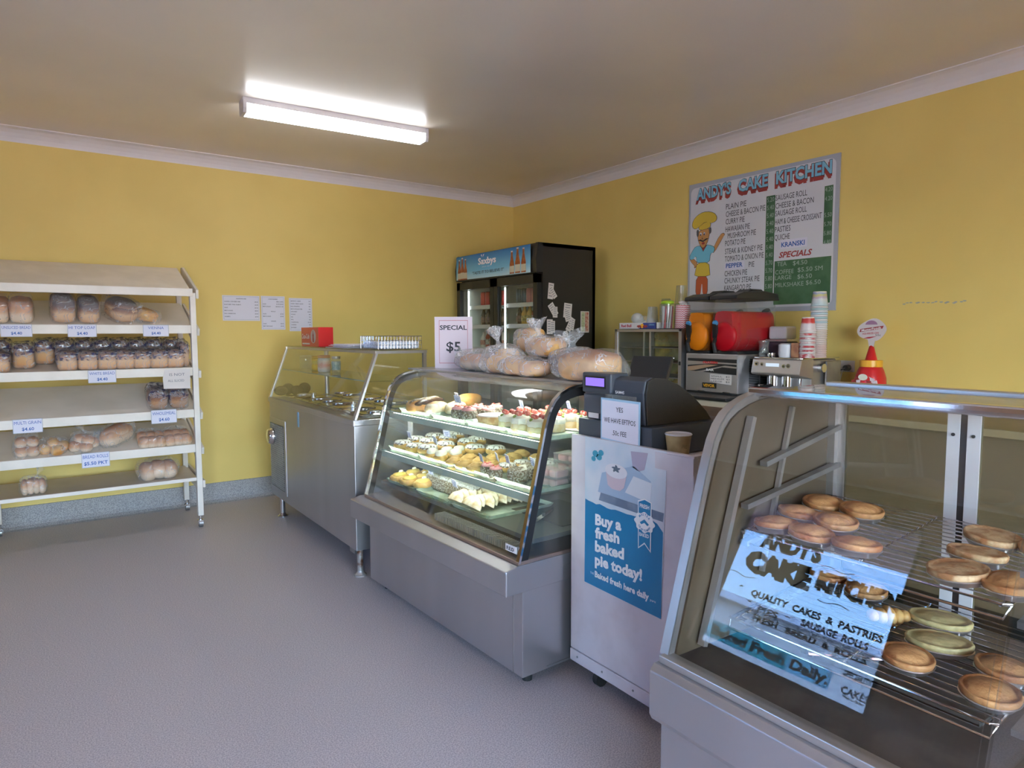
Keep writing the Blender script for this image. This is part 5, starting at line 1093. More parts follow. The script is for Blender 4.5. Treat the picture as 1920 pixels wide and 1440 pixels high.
MB().box(3.428, 2.895-.155, .985, 3.438, 2.895-.105, .992).box(3.428, 2.895-.345, .985, 3.438, 2.895-.295, .992).build('panel_clip', CHROME, t)
CLR = glass('clear tank', (.95, .96, .96), .06, haze=.05)
for k, (y0, y1, liq, lvl) in enumerate(((2.715, 2.905, ORANGE, 1.487), (2.505, 2.705, REDS, 1.492))):
    yc = (y0+y1)/2; hw = (y1-y0)/2-.004
    def tank(hw, zb, zt, x0, x1, mm=0):
        m_ = MB(); ring = 20; secs = []
        for i in range(13):
            u = i/12; x = x0+(x1-x0)*u; e = 1-.35*(max(0, 1-u*7))**2-.30*(max(0, u*5-4))**2
            pts = []
            for q in range(ring):
                a = 2*PI*q/ring; cy_ = math.cos(a); sz_ = math.sin(a)
                yy = math.copysign(abs(cy_)**.95, cy_)*hw*1.06; zz = (zb+.115)+(sz_*.115*e if sz_ < 0 else 0)
                if sz_ >= 0: zz = zb+.115+(zt-zb-.115)*abs(sz_)**.45; yy = math.copysign(abs(cy_)**.35, cy_)*hw*(.97-.03*sz_)
                pts.append((x, yc+yy*(e if sz_ < 0 else min(1, e+.12)), zz))
            m_.v += pts
        for i in range(12):
            for q in range(ring): m_.f.append((i*ring+q, i*ring+(q+1) % ring, (i+1)*ring+(q+1) % ring, (i+1)*ring+q))
        m_.f.append(tuple(range(ring))[::-1]); m_.f.append(tuple(range(12*ring, 13*ring))); return m_
    tk_ = tank(hw, 1.232, 1.575, 3.42, 3.86).build('tank', CLR, t, smooth=True)
    tank(hw-.005, 1.237, lvl, 3.428, 3.85).build('slush', liq, tk_, smooth=True)
    MB().blob((3.436, yc, 1.338), (.034, hw*.98, .094), (1, 1), 26, 14).build('drum_end', liq, tk_, smooth='all')
    for q in range(4): MB().tube([(3.47+q*.09+.012*math.sin(a), yc+(hw+.0005)*math.copysign(abs(math.cos(a))**.7, math.cos(a)), 1.33+.09*math.sin(a)) for a in [PI+PI*i/12 for i in range(13)]], .003, 5).build('tank_ridge', CLR, tk_)
    MB().prism([(3.416, 1.562), (3.418, 1.586), (3.50, 1.608), (3.70, 1.618), (3.84, 1.604), (3.862, 1.562)], 'y', y0, y1).build('lid', BLACK, t, bevel=.006)
    MB().prism([(3.60, 1.612), (3.64, 1.632), (3.74, 1.632), (3.78, 1.612)], 'y', yc-.05, yc+.05).build('lid_grip', BLACK, t, bevel=.006)
    MB().tube([(3.86, yc, 1.50), (3.90, yc, 1.45), (3.925, yc, 1.36), (3.93, yc, 1.24)], .028, 10).build('rear_arm', BLACK, t, smooth=True)
    box(3.45, y0+.01, 1.222, 3.86, y1-.01, 1.245).build('tank_cradle', BLACK, t, bevel=.004)
    tp_ = MB().beam((3.412, yc+.045, 1.325), (3.375, yc+.02, 1.415), .032, .022, up=(1, 0, .3)).tube([(3.42, yc+.045, 1.34), (3.385, yc+.035, 1.29), (3.385, yc+.02, 1.235)], .014, 8).build('tap', BLACK, t, bevel=.004)
    MB().cyl((3.366, yc+.017, 1.415), (3.378, yc+.017, 1.420), .017, n=18).build('tap_button', mat('blue button', (.08, .28, .55), .3) if k == 0 else MATS['blue button'], tp_, smooth=True)
o = MB().box(3.36, 2.52, .9425, 3.43, 2.88, .952).build('tray_cloth', BLACK); tag(o, 'black strip lying on the bench before the slush machine', 'mat')

# ------------------------------------------------------------ espresso machine and the things on it
t = thing('espresso_machine', 'brushed steel espresso machine with buttons and a small display', 'coffee machine', (3.7, 2.28, WZ))
ey0, ey1 = 2.145, 2.465
box(3.66, ey0+.012, WZ+.01, 3.93, ey1-.012, 1.20).build('body', STEEL, t, bevel=.008)
MB().prism([(3.515, 1.118), (3.525, 1.108), (3.66, 1.085), (3.66, 1.208), (3.58, 1.208), (3.535, 1.200)], 'y', ey0, ey1).build('control_panel', ALU, t, bevel=.005)
box(3.53, ey0+.01, WZ, 3.94, ey1-.01, WZ+.05).build('drip_tray', STEELD, t, bevel=.006)
box(3.55, ey0-.0, 1.204, 3.94, ey1, 1.212).build('cup_rail', CHROME, t, bevel=.002)
box(3.78, ey0-.012, WZ, 3.94, ey0, 1.19).build('water_tank', STEELD, t, bevel=.01)
ep = lambda a, z_: (3.5265-(z_-1.155)*-.0, ey1-a, z_)
def disc(nm, m_, a, z_, r, d=.004, par=None, n=16): return MB().cyl((3.532-d, ey1-a, z_), (3.534, ey1-a, z_), r, n=n).build(nm, m_, par or t, smooth=True)
for a, z_, r in ((.035, 1.172, .013), (.072, 1.170, .011), (.215, 1.163, .011), (.245, 1.165, .013)): disc('dial', CHROME, a, z_, r, .012); disc('dial_mark', BLACK, a, z_-.001, r*.5, .0135)
for a in (.095, .12, .145, .175): disc('button', CHROME, a, 1.135, .010, .010); disc('button_mark', BLACK, a, 1.135, .006, .0108)
box(3.519, ey1-.185, 1.158, 3.523, ey1-.10, 1.178).build('display', mat('pale lcd', (.55, .65, .75), .2, emit=.35), t)
for a in (.10, .19): MB().cyl((3.60, ey1-a, 1.04), (3.60, ey1-a, 1.10), .028, n=18).build('group_head', CHROME, t, smooth=True)
MB().tube([(3.60, ey1-.10, 1.045), (3.52, ey1-.10, 1.035), (3.47, ey1-.09, 1.03)], .011, 8).build('portafilter', BLACK, t, smooth=True)
MB().tube([(3.58, ey0+.03, 1.09), (3.56, ey0+.02, 1.03), (3.55, ey0+.03, .99)], .005, 6).build('steam_wand', CHROME, t, smooth=True)
MB().cyl((3.74, ey0-.02, 1.15), (3.74, ey0+.012, 1.15), .026, n=18).build('side_knob', CHROME, t, smooth=True)
o = MB().lathe([(.030, 0), (.032, .05), (.034, .055), (.030, .055)], (0, 0, 0), 20).build('milk_jug', CHROME, smooth=True); put(o, (3.56, 2.405, WZ+.051)); tag(o, 'small steel jug under the espresso machine', 'jug')
z_ = 1.2125
def cyl_thing(name, label, cat, x, y, z_, r, h, m_, capm=None, group=None):
    t = thing(name, label, cat, (x, y, z_), 0, group); MB().lathe([(r*.93, 0), (r, .004), (r, h*.8), (r*.95, h*.82)], (x, y, z_), 20).build('body', m_, t, smooth=True)
    MB().lathe([(r*1.1, h*.8), (r*1.12, h*.82), (r*1.12, h*.98), (r*1.0, h)], (x, y, z_), 20).build('lid', capm or m_, t, smooth=True); return t
cyl_thing('glass_shaker', 'clear shaker jar with a wide lid beside the slush machine', 'jar', 3.60, 2.435, z_, .028, .10, CLEARBOX, CLEARBOX)
cyl_thing('small_tin', 'low steel tin at the front of the espresso machine', 'tin', 3.565, 2.36, z_, .022, .025, CHROME)
o = MB().lathe([(.040, 0), (.044, .02), (.044, .075), (.03, .082)], (0, 0, 0), 22).build('sugar_tub', mat('white tub', (.68, .68, .74), .4), smooth=True); put(o, (3.60, 2.285, z_)); tag(o, 'white tub on the espresso machine left of the cup towers', 'tub')
o = box(-.03, -.022, 0, .03, .022, .085).build('tea_box', mat('orange brown box', (.42, .20, .10), .5, col2=(.30, .12, .07), scale=30), bevel=.002); put(o, (3.60, 2.215, z_), .1); tag(o, 'brown box between the white tub and the red striped cups', 'carton')
t = thing('lidded_container', 'clear container with a dark band and white contents behind the tub', 'container', (3.78, 2.42, z_)); box(3.72, 2.36, z_, 3.85, 2.50, z_+.09).build('base', mat('dark contents', (.07, .05, .07), .4), t, bevel=.01); box(3.715, 2.355, z_+.09, 3.855, 2.505, z_+.105).build('rim', ALU, t, bevel=.003); box(3.725, 2.37, z_+.105, 3.845, 2.49, z_+.185).build('upper_tub', mat('milky tub', (.62, .58, .62), .4), t, bevel=.012)
cw = [mat('cup pale blue', (.42, .55, .60), .5), mat('cup white', (.66, .64, .64), .5), mat('cup aqua', (.38, .52, .54), .5), mat('cup cream', (.64, .55, .52), .5), mat('cup pale pink', (.64, .48, .46), .5)]
t = thing('paper_cup_tower', 'tallest tower of upturned paper cups fading from cream to pale blue', 'cup stack', (3.70, 2.145, z_))
for k in range(25):
    zz = z_+k*.0125; r = .0455
    if k < 24: c_ = MB().lathe([(r*.96, 0), (r*1.05, .001), (r*1.05, .005), (r*.99, .007), (r*.975, .0115)], (3.70, 2.145, zz), 22); mm = cw[4] if k < 6 else cw[3] if k < 13 else cw[1] if k < 16 else cw[[0, 1, 2, 1][k % 4]]
    else: c_ = MB().lathe([(r*.98, 0), (r*1.05, .001), (r*1.05, .005), (r*.99, .007), (r*.80, .082), (r*.76, .083)], (3.70, 2.145, zz), 22); mm = bands('printed cup', [(0, (.45, .58, .62)), (.45, (.60, .62, .62)), (.55, (.45, .35, .5)), (.75, (.5, .48, .15)), (.9, (.25, .3, .6)), (.93, (.75, .7, .6)), (1, (.75, .7, .6))], nscale=45, namt=.12)
    c_.build('cup', mm, t, smooth=True)
t = thing('striped_cup_tower', 'shorter tower of red and white paper cups', 'cup stack', (3.61, 2.155, z_))
for k in range(14):
    zz = z_+k*.0118; r = .043; x, y = 3.605, 2.155
    if k < 13: c_ = MB().lathe([(r*.96, 0), (r*1.05, .001), (r*1.05, .005), (r*.99, .0065), (r*.975, .011)], (x, y, zz), 22)
    else: c_ = MB().lathe([(r*.98, 0), (r*1.05, .001), (r*1.05, .005), (r*.99, .007), (r*.76, .080), (r*.72, .081)], (x, y, zz), 22)
    c_.build('cup', mat('red banded cup', (.50, .05, .06), .5, col2=(.70, .62, .64), scale=25) if k == 0 else bands('red printed cup', [(0, (.7, .62, .64)), (.5, (.66, .58, .62)), (.62, (.55, .05, .05)), (.9, (.50, .04, .04)), (.92, (.75, .68, .62)), (1, (.75, .68, .62))], nscale=45, namt=.06) if k == 13 else (MATS['red banded cup'] if k % 2 else cw[1]), t, smooth=True)

# ------------------------------------------------------------ power point and squeeze-sauce dispenser
t = thing('power_point', 'white double power point on the right wall', 'power outlet', (XB, 2.165, 1.15))
box(XB-.010, 2.106, 1.116, XB, 2.224, 1.186).build('plate', WHITE, t, bevel=.003)
for y in (2.14, 2.19): box(XB-.013, y-.006, 1.168, XB-.010, y+.006, 1.178).build('switch', WHITE, t, bevel=.001)
t = thing('power_lead', 'grey plug and lead running down from the power point', 'cable', (XB-.03, 2.14, 1.14))
MB().cyl((XB-.045, 2.143, 1.142), (XB-.0105, 2.143, 1.142), .017, .020, n=18).build('plug', mat('grey plug', (.10, .11, .13), .4), t, smooth=True)
MB().tube([(XB-.045, 2.143, 1.140), (XB-.07, 2.17, 1.125), (XB-.06, 2.22, 1.10), (XB-.05, 2.27, 1.07), (XB-.05, 2.33, 1.03), (XB-.05, 2.38, .96)], .004, 6).build('lead', BLACK, t, smooth=True)
t = thing('white_lead', 'thin white lead hanging below the power point', 'cable', (XB-.02, 2.17, 1.1)); MB().tube([(XB-.012, 2.178, 1.125), (XB-.03, 2.175, 1.09), (XB-.03, 2.185, 1.04), (XB-.03, 2.19, .96)], .003, 6).build('lead', WHITE, t, smooth=True)
t = thing('sauce_dispenser', 'bottle-shaped red squeeze-sauce dispenser with a yellow collar and a round card', 'sauce dispenser', (3.85, 1.912, WZ))
sx, sy = 3.85, 1.912
MB().lathe([(.078, 0), (.082, .008), (.083, .10), (.080, .16), (.068, .200), (.060, .218), (.055, .222)], (sx, sy, WZ), 32).build('bottle_body', RED, t, smooth=True)
MB().lathe([(.056, .220), (.060, .222), (.060, .258), (.054, .260)], (sx, sy, WZ), 32).build('collar', YEL, t, smooth=True)
MB().lathe([(.034, .259), (.031, .263), (.012, .338), (.006, .343)], (sx, sy, WZ), 24).build('nozzle', RED, t, smooth=True)
flat('window', CREAMF, t, (sx-.084, sy+.03, WZ+.165), (0, -1, 0), (0, 0, 1), ell(.03, 0, .026, .018, 16), .002)
Fv = Vector((.86, -.51, 0)).normalized(); Rg = Vector((.0, -1, 0))
for q, (a, zz, rz) in enumerate(((-.055, .132, .2), (-.02, .138, -.2), (.02, .135, .1), (.05, .132, -.3), (-.035, .150, .5), (.035, .152, .4))):
    box(-.004, -.020, -.012, .004, .020, .012, M=Matrix.Translation((sx-.083+abs(a)*.4, sy-a, WZ+zz)) @ Matrix.Rotation(rz, 4, 'X')).build('sauce_portion', PINKP if q % 2 else DKRED, t, bevel=.001)
MB().prism([(sy-.082, WZ), (sy+.082, WZ), (sy+.078, WZ+.125), (sy-.080, WZ+.120)], 'x', sx-.094, sx-.088).build('front_card', PAPERW, t)
for i in range(4): text(['ZZ TOMATO', 'AND BBQ', 'SAUCE', '50c EACH'][i] if i != 0 else 'TOMATO', 'lettering', t, REDINK, (sx-.0945, sy+.065, WZ+.095-i*.024), .014, .12, off=.03)
cz = WZ+.430
hx = sx-.004
MB().prism([(sy+.075*math.cos(a)*(1+.10*math.cos(2*a+.6)), cz+.062*math.sin(a)*(1+.10*math.cos(3*a+.4))) for a in [2*PI*i/30 for i in range(30)]], 'x', hx-.004, hx).build('header_card', mat('card stock', (.66, .58, .58), .6), t)
MB().prism([(sy-.014, WZ+.335), (sy+.012, WZ+.335), (sy+.020, cz-.055), (sy-.022, cz-.050)], 'x', hx-.003, hx-.0005).build('card_stem', MATS['card stock'], t)
flat('name_band', DKRED, t, (hx-.004, sy, cz), (0, -1, 0), (0, 0, 1), [(-.068, -.012), (.060, .008), (.066, .024), (-.062, .006)], .0006)
text('MasterFoods', 'lettering', t, WHITEINK, (hx-.0048, sy+.056, cz-.008), .012, .108, off=.02, lift=.016)
text('SQUEEZE-ON', 'lettering', t, REDINK, (hx-.0042, sy+.05, cz-.026), .009, .09, off=.02, lift=.006); text('50c', 'lettering', t, INK, (hx-.0042, sy-.022, cz-.034), .011, .03)
flat('top_print', mat('mauve print', (.35, .18, .30), .5), t, (hx-.004, sy, cz), (0, -1, 0), (0, 0, 1), ell(-.002, .028, .034, .026, 18, .1, PI-.1), .0006)
flat('swoosh_print', REDINK, t, (hx-.004, sy, cz), (0, -1, 0), (0, 0, 1), [(-.045, -.048), (-.01, -.048), (.03, -.036), (.0, -.038), (-.02, -.040)], .0006)

# ------------------------------------------------------------ menu board on the right wall
t = thing('menu_board', 'large hand-painted pie menu board with a painted chef on the right wall', 'menu board', (XB-.02, 2.82, 1.5))
bx = XB-.012; by, bz = 3.402, 1.5
MB().prism([(by, bz+.012), (by-1.165, bz-.004), (by-1.165, bz+.957), (by, bz+.967)], 'x', bx, XB-.002).build('board', GRYB, t)
def bf(nm, m_, pts, lv=1, par=t): return flat(nm, m_, par, (bx-lv*.0006, by, bz), (0, -1, 0), (0, 0, 1), pts, .0006)
def bt(s_, a, b, w, h, m_=INK, off=.0, sh=0, lv=2, lift=0, nm='lettering'): return text(s_, nm, t, m_, (bx-lv*.0006, by-a, bz+b), h, w, off=off, shear=sh, lift=lift)
def rrect(x0, y0, x1, y1, r, n=6):
    return [(cx+r*math.cos(q), cy+r*math.sin(q)) for cx, cy, q0 in ((x1-r, y1-r, 0), (x0+r, y1-r, PI/2), (x0+r, y0+r, PI), (x1-r, y0+r, 1.5*PI)) for q in [q0+PI/2*i/n for i in range(n+1)]]
bf('white_field', BOARDW, rrect(.018, .03, 1.14, .935, .04), 0)
for s_, a, w in (("ANDY'S", .066, .31), ('CAKE', .430, .24), ('KITCHEN', .725, .39)):
    bt(s_, a-.004, .822, w, .085, DKRED, .07, 0, 2); bt(s_, a+.002, .834, w, .085, DKRED, .07, 0, 2.5); bt(s_, a+.006, .845, w-.004, .078, INK, .055, 0, 3); bt(s_, a+.006, .846, w-.006, .076, SKYB, .035, 0, 4)
bf('price_strip', GREEN, rect(.661, .105, .728, .775)); bf('price_strip', GREEN, rect(1.071, .415, 1.127, .770)); bf('specials_panel', GREEN, rect(.735, .045, 1.129, .335))
L1 = [('PLAIN PIE', .737, .168), ('CHEESE & BACON PIE', .684, .318), ('CURRY PIE', .631, .157), ('HAWAIIAN PIE', .578, .200), ('MUSHROOM PIE', .530, .230), ('POTATO PIE', .478, .168), ('STEAK & KIDNEY PIE', .421, .305), ('TOMATO & ONION PIE', .368, .315), ('CHICKEN PIE', .263, .188), ('CHUNKY STEAK PIE', .212, .288), ('KANGAROO PIE', .160, .223)]
for s_, b_, w in L1: bt(s_, .356 if s_[:3] == 'MUS' else .336, b_, w, .038)
bf('sticker', PAPER, rect(.335, .305, .50, .362), 1); bt('PEPPER', .346, .322, .140, .030, BLUEINK, .025); bt('PIE', .536, .314, .044, .036)
for s_, b_, w in (('SAUSAGE ROLL', .735, .224), ('CHEESE & BACON', .682, .270), ('SAUSAGE ROLL', .632, .225), ('HAM & CHEESE CROISSANT', .577, .327), ('PASTIES', .526, .114), ('QUICHE', .474, .110)): bt(s_, .731, b_, w, .036)
bf('sticker', PAPER, rect(.775, .412, .965, .470), 1); bt('KRANSKI', .782, .424, .166, .030, BLUEINK, .025)
bt('SPECIALS', .766, .355, .235, .036, DKRED, .03, .25)
for i, s_ in enumerate(('5.20', '5.40', '5.40', '5.40', '5.40', '5.40', '5.40', '5.40', '5.70', '5.70', '5.80', '5.80')): bt(s_, .668, .735-i*.0525, .052, .030, CHALK, 0)
for i, s_ in enumerate(('4.20', '4.20', '5.50', '5.70', '5.80', '4.80')): bt(s_, 1.075, .735-(i if i < 2 else i+.8)*.056, .048, .026, CHALK, 0)
for s_, a, b_, w in (('TEA', .755, .300, .07), ('$4.50', .87, .298, .10), ('COFFEE', .742, .247, .135), ('$5.50 SM', .905, .252, .17), ('LARGE', .742, .210, .12), ('$6.50', .905, .208, .10), ('MILKSHAKE', .744, .162, .205), ('$6.50', .965, .166, .10)): bt(s_, a, b_, w, .028, CHALK, 0)
# the painted chef (a generic cartoon cook)
SKIN = mat('painted skin', (.55, .27, .09), .5); HAT = mat('painted yellow', (.66, .47, .05), .5); SHRT = mat('painted blue shirt', (.16, .50, .66), .5); TRS = mat('painted red trousers', (.50, .10, .03), .5)
CH = lambda nm, m_, pts, lv: bf(nm, m_, pts, lv)
def outl(pts, d=.003):
    c_ = (sum(p[0] for p in pts)/len(pts), sum(p[1] for p in pts)/len(pts)); o_ = []
    for a, b_ in pts:
        l_ = math.hypot(a-c_[0], b_-c_[1]) or 1; o_.append((a+(a-c_[0])/l_*d, b_+(b_-c_[1])/l_*d))
    return o_
def chaikin(p, n=1):
    for _ in range(n):
        q = []
        for i in range(len(p)):
            a, b_ = p[i], p[(i+1) % len(p)]; q += [(a[0]*.75+b_[0]*.25, a[1]*.75+b_[1]*.25), (a[0]*.25+b_[0]*.75, a[1]*.25+b_[1]*.75)]
        p = q
    return p
def cp(m_, pts, lv, nm='chef_painting'):
    pts = chaikin(pts)
    CH(nm, INK, outl(pts), lv); CH(nm, m_, pts, lv+.5)
cp(TRS, [(.082, .290), (.185, .290), (.186, .13), (.145, .13), (.135, .25), (.122, .13), (.078, .13)], 1)
cp(SKIN, [(.222, .462), (.29, .565), (.318, .575), (.330, .560), (.312, .545), (.24, .437)], 1)
cp(SKIN, [(.016, .425), (.026, .395), (.062, .365), (.058, .345), (.075, .350), (.092, .378), (.045, .42)], 1)
cp(SHRT, [(.072, .505), (.04, .47), (.010, .425), (.040, .402), (.078, .44), (.088, .375), (.200, .372), (.205, .44), (.238, .445), (.245, .482), (.19, .505), (.135, .500)], 2)
cp(HAT, [(.088, .380), (.195, .375), (.203, .31), (.208, .275), (.064, .282), (.075, .32)], 3)
cp(DKRED, [(.108, .512), (.135, .480), (.142, .458), (.152, .480), (.182, .510), (.15, .495)], 3)
cp(SKIN, [(.092, .615), (.092, .56), (.110, .515), (.140, .480), (.175, .515), (.190, .56), (.200, .60), (.195, .625)], 4)
cp(mat('painted grey hair', (.12, .12, .13), .6), [(.080, .620), (.083, .58), (.096, .575), (.098, .622)], 5); cp(MATS['painted grey hair'], [(.192, .622), (.196, .585), (.210, .59), (.210, .628)], 5)
cp(HAT, [(.098, .650), (.105, .618), (.200, .625), (.208, .665), (.15, .68)], 5)
cp(HAT, [(.045, .645), (.036, .675), (.06, .715), (.11, .742), (.17, .748), (.235, .730), (.262, .695), (.250, .665), (.205, .658), (.16, .678), (.10, .645), (.07, .632)], 6)
for a in (.118, .150): CH('chef_painting', PAPER, ell(a, .590, .009, .012, 12), 6); CH('chef_painting', INK, ell(a-.001, .585, .005, .007, 10), 7)
CH('chef_painting', INK, [(.09, .545), (.115, .551), (.140, .540), (.168, .553), (.192, .552), (.165, .541), (.140, .530), (.112, .540)], 6); CH('chef_painting', DKRED, ell(.142, .520, .014, .009, 12), 6); CH('chef_painting', INK, [(.133, .57), (.128, .553), (.14, .551), (.139, .555), (.132, .556)], 6)

# ------------------------------------------------------------ pie display case
QY0, QY1 = .41, 1.10
t = thing('pie_display_case', 'heated curved glass pie case with wire racks nearest the camera', 'display case', (1.6, .75, 0))
box(1.235, QY0-.01, .06, 1.99, QY1+.002, .39).build('base', STEEL, t, bevel=.003)
MB().prism([(1.205, .395), (1.197, .41), (1.197, .52), (1.212, .537), (1.99, .537), (1.99, .39), (1.215, .39)], 'y', QY0-.02, QY1+.008).build('bumper', STEEL, t, bevel=.003)
for x in (1.3, 1.9):
    for y in (.46, 1.04): MB().cyl((x, y, 0), (x, y, .06), .022).build('foot', RUBBER, t)
PP = [(1.239, .553), (1.245, .575), (1.371, .995), (1.384, 1.035), (1.402, 1.083), (1.424, 1.121), (1.452, 1.150), (1.490, 1.172), (1.535, 1.188), (1.585, 1.199)]
MB().ribbon(PP, QY0+.014, QY1-.014, -.005).build('curved_front_glass', GLASSP, t, smooth=True)
box(1.222, QY0-.01, .537, 1.262, QY1, .556).build('glass_channel', ALU, t, bevel=.002)
MB().ribbon(PP, QY1-.014, QY1+.012, -.022).build('edge_frame', ALU, t, smooth=True)
MB().ribbon(PP, QY0+.002, QY0+.014, -.006).build('glass_edge', GLASSP, t, smooth=True)
MB().box(1.575, QY0-.012, 1.186, 1.60, QY1+.012, 1.210).build('top_front_rail', CHROME, t, bevel=.004)
box(1.60, QY0, 1.196, 1.945, QY1, 1.203).build('top_glass', GLASS, t)
MB().box(1.945, QY0, 1.190, 1.985, QY1, 1.210).build('top_rear_rail', ALU, t, bevel=.003)
for y0 in (QY1-.02,): MB().prism([(p[0]+.004, p[1]) for p in offs(PP, .022)]+[(1.96, 1.196), (1.96, .537)], 'y', y0+.002, y0+.008).build('end_panel', mat('smoky steel end', (.115, .085, .055), .3, .2), t)
MB().prism([(p[0]+.004, p[1]) for p in offs(PP, .022)]+[(1.96, 1.196), (1.96, .537)], 'y', QY0+.004, QY0+.010).build('end_glass', GLASSP, t)
box(1.25, QY0, .537, 1.97, QY1, .541).build('floor_plate', mat('dark steel plate', (.13, .12, .11), .4, .5, col2=(.09, .085, .08), scale=12), t)
# inner posts and rack runners on the far end
MB().beam((1.345, QY1-.035, .56), (1.53, QY1-.035, 1.137), .020, .016, up=(-.95, 0, .3)).build('inner_post', ALU, t)
MB().beam((1.60, QY1-.03, .70), (1.725, QY1-.03, 1.15), .012, .012, up=(-.95, 0, .3)).build('inner_post', ALU, t)
for x in (1.935,): box(x, QY1-.04, .541, x+.03, QY1-.012, 1.19).build('rear_post', ALU, t)
for (z0, z1) in ((1.005, 1.075), (.90, .96), (.80, .855), (.585, .63)): 
    for y in (QY1-.04, QY0+.03): MB().beam((1.58 if z0 > .9 else 1.50, y, z0), (1.95, y, z1), .022, .014).build('rack_runner', STEELD, t)
RXF = 1.955
for y in (.735, .688): box(RXF, y, .541, RXF+.018, y+.030, 1.185).build('door_stile', WHITE, t)
box(RXF+.003, .715+.003, .541, RXF+.02, .735, 1.185).build('door_seal', BLACK, t)
for y in (1.04, QY0+.02): box(RXF, y, .541, RXF+.018, y+.024, 1.185).build('door_stile', ALU, t)
for z_ in (1.16, 1.09):
    for y in (.75, .703): MB().cyl((RXF-.003, y, z_), (RXF, y, z_), .0045, n=10).build('screw', BLACK, t)
for y0, y1 in ((.765, 1.04), (.434, .688)): box(RXF+.006, y0, .541, RXF+.011, y1, 1.185).build('rear_pane', glass('rear glass', (.72, .70, .58), .05, haze=.05, hazecol=(.4, .36, .22)) if y0 > .7 else MATS['rear glass'], t)  # dark yellowish tint paints in the shade on the wall seen through it
box(RXF-.005, QY0, 1.160, RXF+.02, QY1, 1.190).build('door_head', ALU, t)
# two wire racks, sloping to the front
def wrack(zf, zb, x0, x1, y0, y1, label):
    t = thing('wire_rack', label, 'rack', (x0, (y0+y1)/2, zf), 0, 'wire racks in the pie case'); zz = lambda x: zf+(zb-zf)*(x-x0)/(x1-x0)
    n = 16
    for i in range(n+1):
        x = x0+(x1-x0)*i/n; MB().tube([(x, y0, zz(x)), (x, y1, zz(x))], .0019, 5).build('wire', CHROME, t)
    for y in (y0+.015, (y0+y1)/2, y1-.015): MB().tube([(x0, y, zz(x0)-.004), (x1, y, zz(x1)-.004)], .0028, 6).build('cross_wire', CHROME, t)
    MB().tube([(x1, y0, zz(x1)), (x0+.01, y0, zz(x0)), (x0, y0+.01, zz(x0)), (x0, y1-.01, zz(x0)), (x0+.01, y1, zz(x0)), (x1, y1, zz(x1))], .0035, 8).build('rim_wire', CHROME, t, smooth=True)
    MB().tube([(x0+.012, y0, zz(x0)), (x0-.002, y0+.008, zz(x0)-.028), (x0-.002, y1-.008, zz(x0)-.028), (x0+.012, y1, zz(x0))], .0035, 8).build('lower_rim_wire', CHROME, t, smooth=True)
    return zz
z1f = wrack(.828, .868, 1.510, 1.93, .468, 1.075, 'upper wire rack carrying most of the pies'); z2f = wrack(.597, .627, 1.475, 1.93, .468, 1.085, 'lower wire rack with the pale oval quiches')
def pie(o, rx=.055, ry=.055, top=PIEC, dome=.017, h=.024):
    sc_ = lambda t_, z__: 1
    n = 36; m_ = MB(); v = []
    def ring(r, z__, cr=0): return [((r*(1+cr*math.sin(18*a)))*rx*math.cos(a), (r*(1+cr*math.sin(18*a)))*ry*math.sin(a), z__) for a in [2*PI*i/n for i in range(n)]]
    f_ = MB(); rs = [ring(.80, 0), ring(.95, h-.012, .02), ring(1.01, h-.010, .02), ring(.98, h-.008)]
    for r_ in rs: f_.v += r_
    for k in range(3):
        for j in range(n): f_.f.append((k*n+j, k*n+(j+1) % n, (k+1)*n+(j+1) % n, (k+1)*n+j))
    f_.f.append(tuple(range(n))[::-1]); f_.build('foil_tray', FOIL, o, smooth=True)
    rs = [ring(.93, h-.012), ring(.985, h-.005, .02), ring(1.0, h+.002, .03), ring(.96, h+.006, .03), ring(.90, h+.005, .012), ring(.80, h+.002), ring(.68, h+dome*.55), ring(.35, h+dome*.9), ring(.02, h+dome)]
    for k, r_ in enumerate(rs): m_.v += [(x, y, z__+.0018*noise.noise(Vector((x*60+rx*90, y*60, k)))) for x, y, z__ in r_]
    for k in range(8):
        for j in range(n): m_.f.append((k*n+j, k*n+(j+1) % n, (k+1)*n+(j+1) % n, (k+1)*n+j))
    m_.f.append(tuple(range(n))[::-1]); m_.f.append(tuple(range(8*n, 9*n))); m_.build('crust', top, o, smooth='all')
pA = thing('meat_pie', 'x', 'pie'); pie(pA); pA = Proto(pA)
pB = thing('meat_pie', 'x', 'pie'); pie(pB, .058, .058, PIEP, .006); pB = Proto(pB)
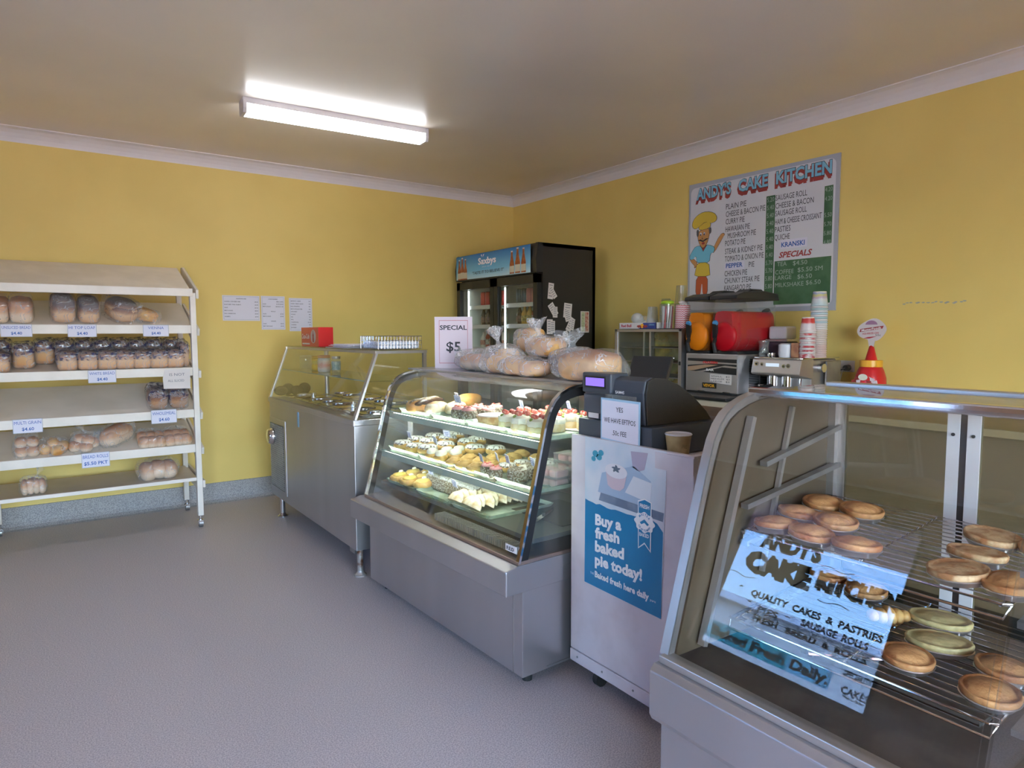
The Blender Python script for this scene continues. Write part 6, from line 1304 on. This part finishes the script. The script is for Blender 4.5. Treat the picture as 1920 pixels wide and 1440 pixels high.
U = [(1.56, 1.005, pA, 'at the front left corner of the upper rack'), (1.555, .905, pA, 'second from the left at the front of the upper rack'), (1.555, .79, pA, 'third from the left at the front of the upper rack'),
     (1.67, 1.01, pA, 'behind the corner pie on the upper rack'), (1.67, .905, pA, 'in the middle of the left cluster on the upper rack'), (1.785, 1.005, pA, 'at the back left of the upper rack'), (1.79, .90, pA, 'at the back of the left cluster on the upper rack'),
     (1.56, .575, pB, 'pale and sugary, front right part of the upper rack'), (1.675, .585, pB, 'pale, second row right part of the upper rack'), (1.80, .60, pB, 'pale, at the back right of the upper rack'), (1.565, .478, pA, 'glossy orange, at the right end of the upper rack front'), (1.80, .49, pA, 'cut by the right edge of the photo, upper rack')]
for x, y, pr, lb in U: pr.at((x, y, z1f(x)+.003), R.uniform(0, 6), 'round pie '+lb, 'pies on the upper wire rack', ry=-.095)
for x, y, lb in ((1.86, 1.02, 'half hidden at the back left of the lower rack'), (1.84, .905, 'at the back of the lower rack behind the croissant'), (1.565, .672, 'at the front middle of the lower rack'), (1.55, .505, 'at the front right of the lower rack'), (1.665, .52, 'behind the front right pie of the lower rack')):
    pA.at((x, y, z2f(x)+.003), R.uniform(0, 6), 'round pie '+lb, 'pies on the lower wire rack', ry=-.066)
for x, y, r_, lb in ((1.80, .70, .3, 'farther pale oval quiche on the lower rack'), (1.685, .655, .5, 'nearer pale oval quiche on the lower rack')):
    o = thing('quiche', lb, 'quiche'); pie(o, .052, .070, PIEQ, .010); put(o, (x, y, z2f(x)+.003), r_, ry=0)
t = thing('croissant', 'folded golden croissant on the lower rack beside the quiches', 'pastry')
for k in range(5): MB().blob((0, -.04+k*.02, .022), (.030-.006*abs(k-2), .014, .024-.005*abs(k-2)), (.9, .9), 16, 10, .1, 30, k).build('fold', CRUSTG, t, smooth='all')
put(t, (1.73, .79, z2f(1.73)+.003), .9)
t = thing('tongs', 'steel and black tongs lying on the floor of the pie case', 'tongs'); MB().tube([(0, -.12, .008), (0, 0, .012), (0, .13, .02)], .005, 6).tube([(.03, -.12, .008), (.012, 0, .012), (0, .13, .02)], .005, 6).build('arms', CHROME, t); MB().box(-.012, -.15, 0, .042, -.11, .012).build('tips', BLACK, t); put(t, (1.62, .80, .542), .9)
for nm, x, y, w in (('crumb_tray', 1.55, .72, .18),):
    o = MB().box(-.13, -.20, 0, .13, .20, .006).box(-.13, -.20, 0, -.125, .20, .018).box(.125, -.20, 0, .13, .20, .018).build(nm, MATS['dark steel plate'], bevel=.001); put(o, (1.68, .72, .5415), 0); tag(o, 'dull steel crumb tray under the racks of the pie case', 'tray')
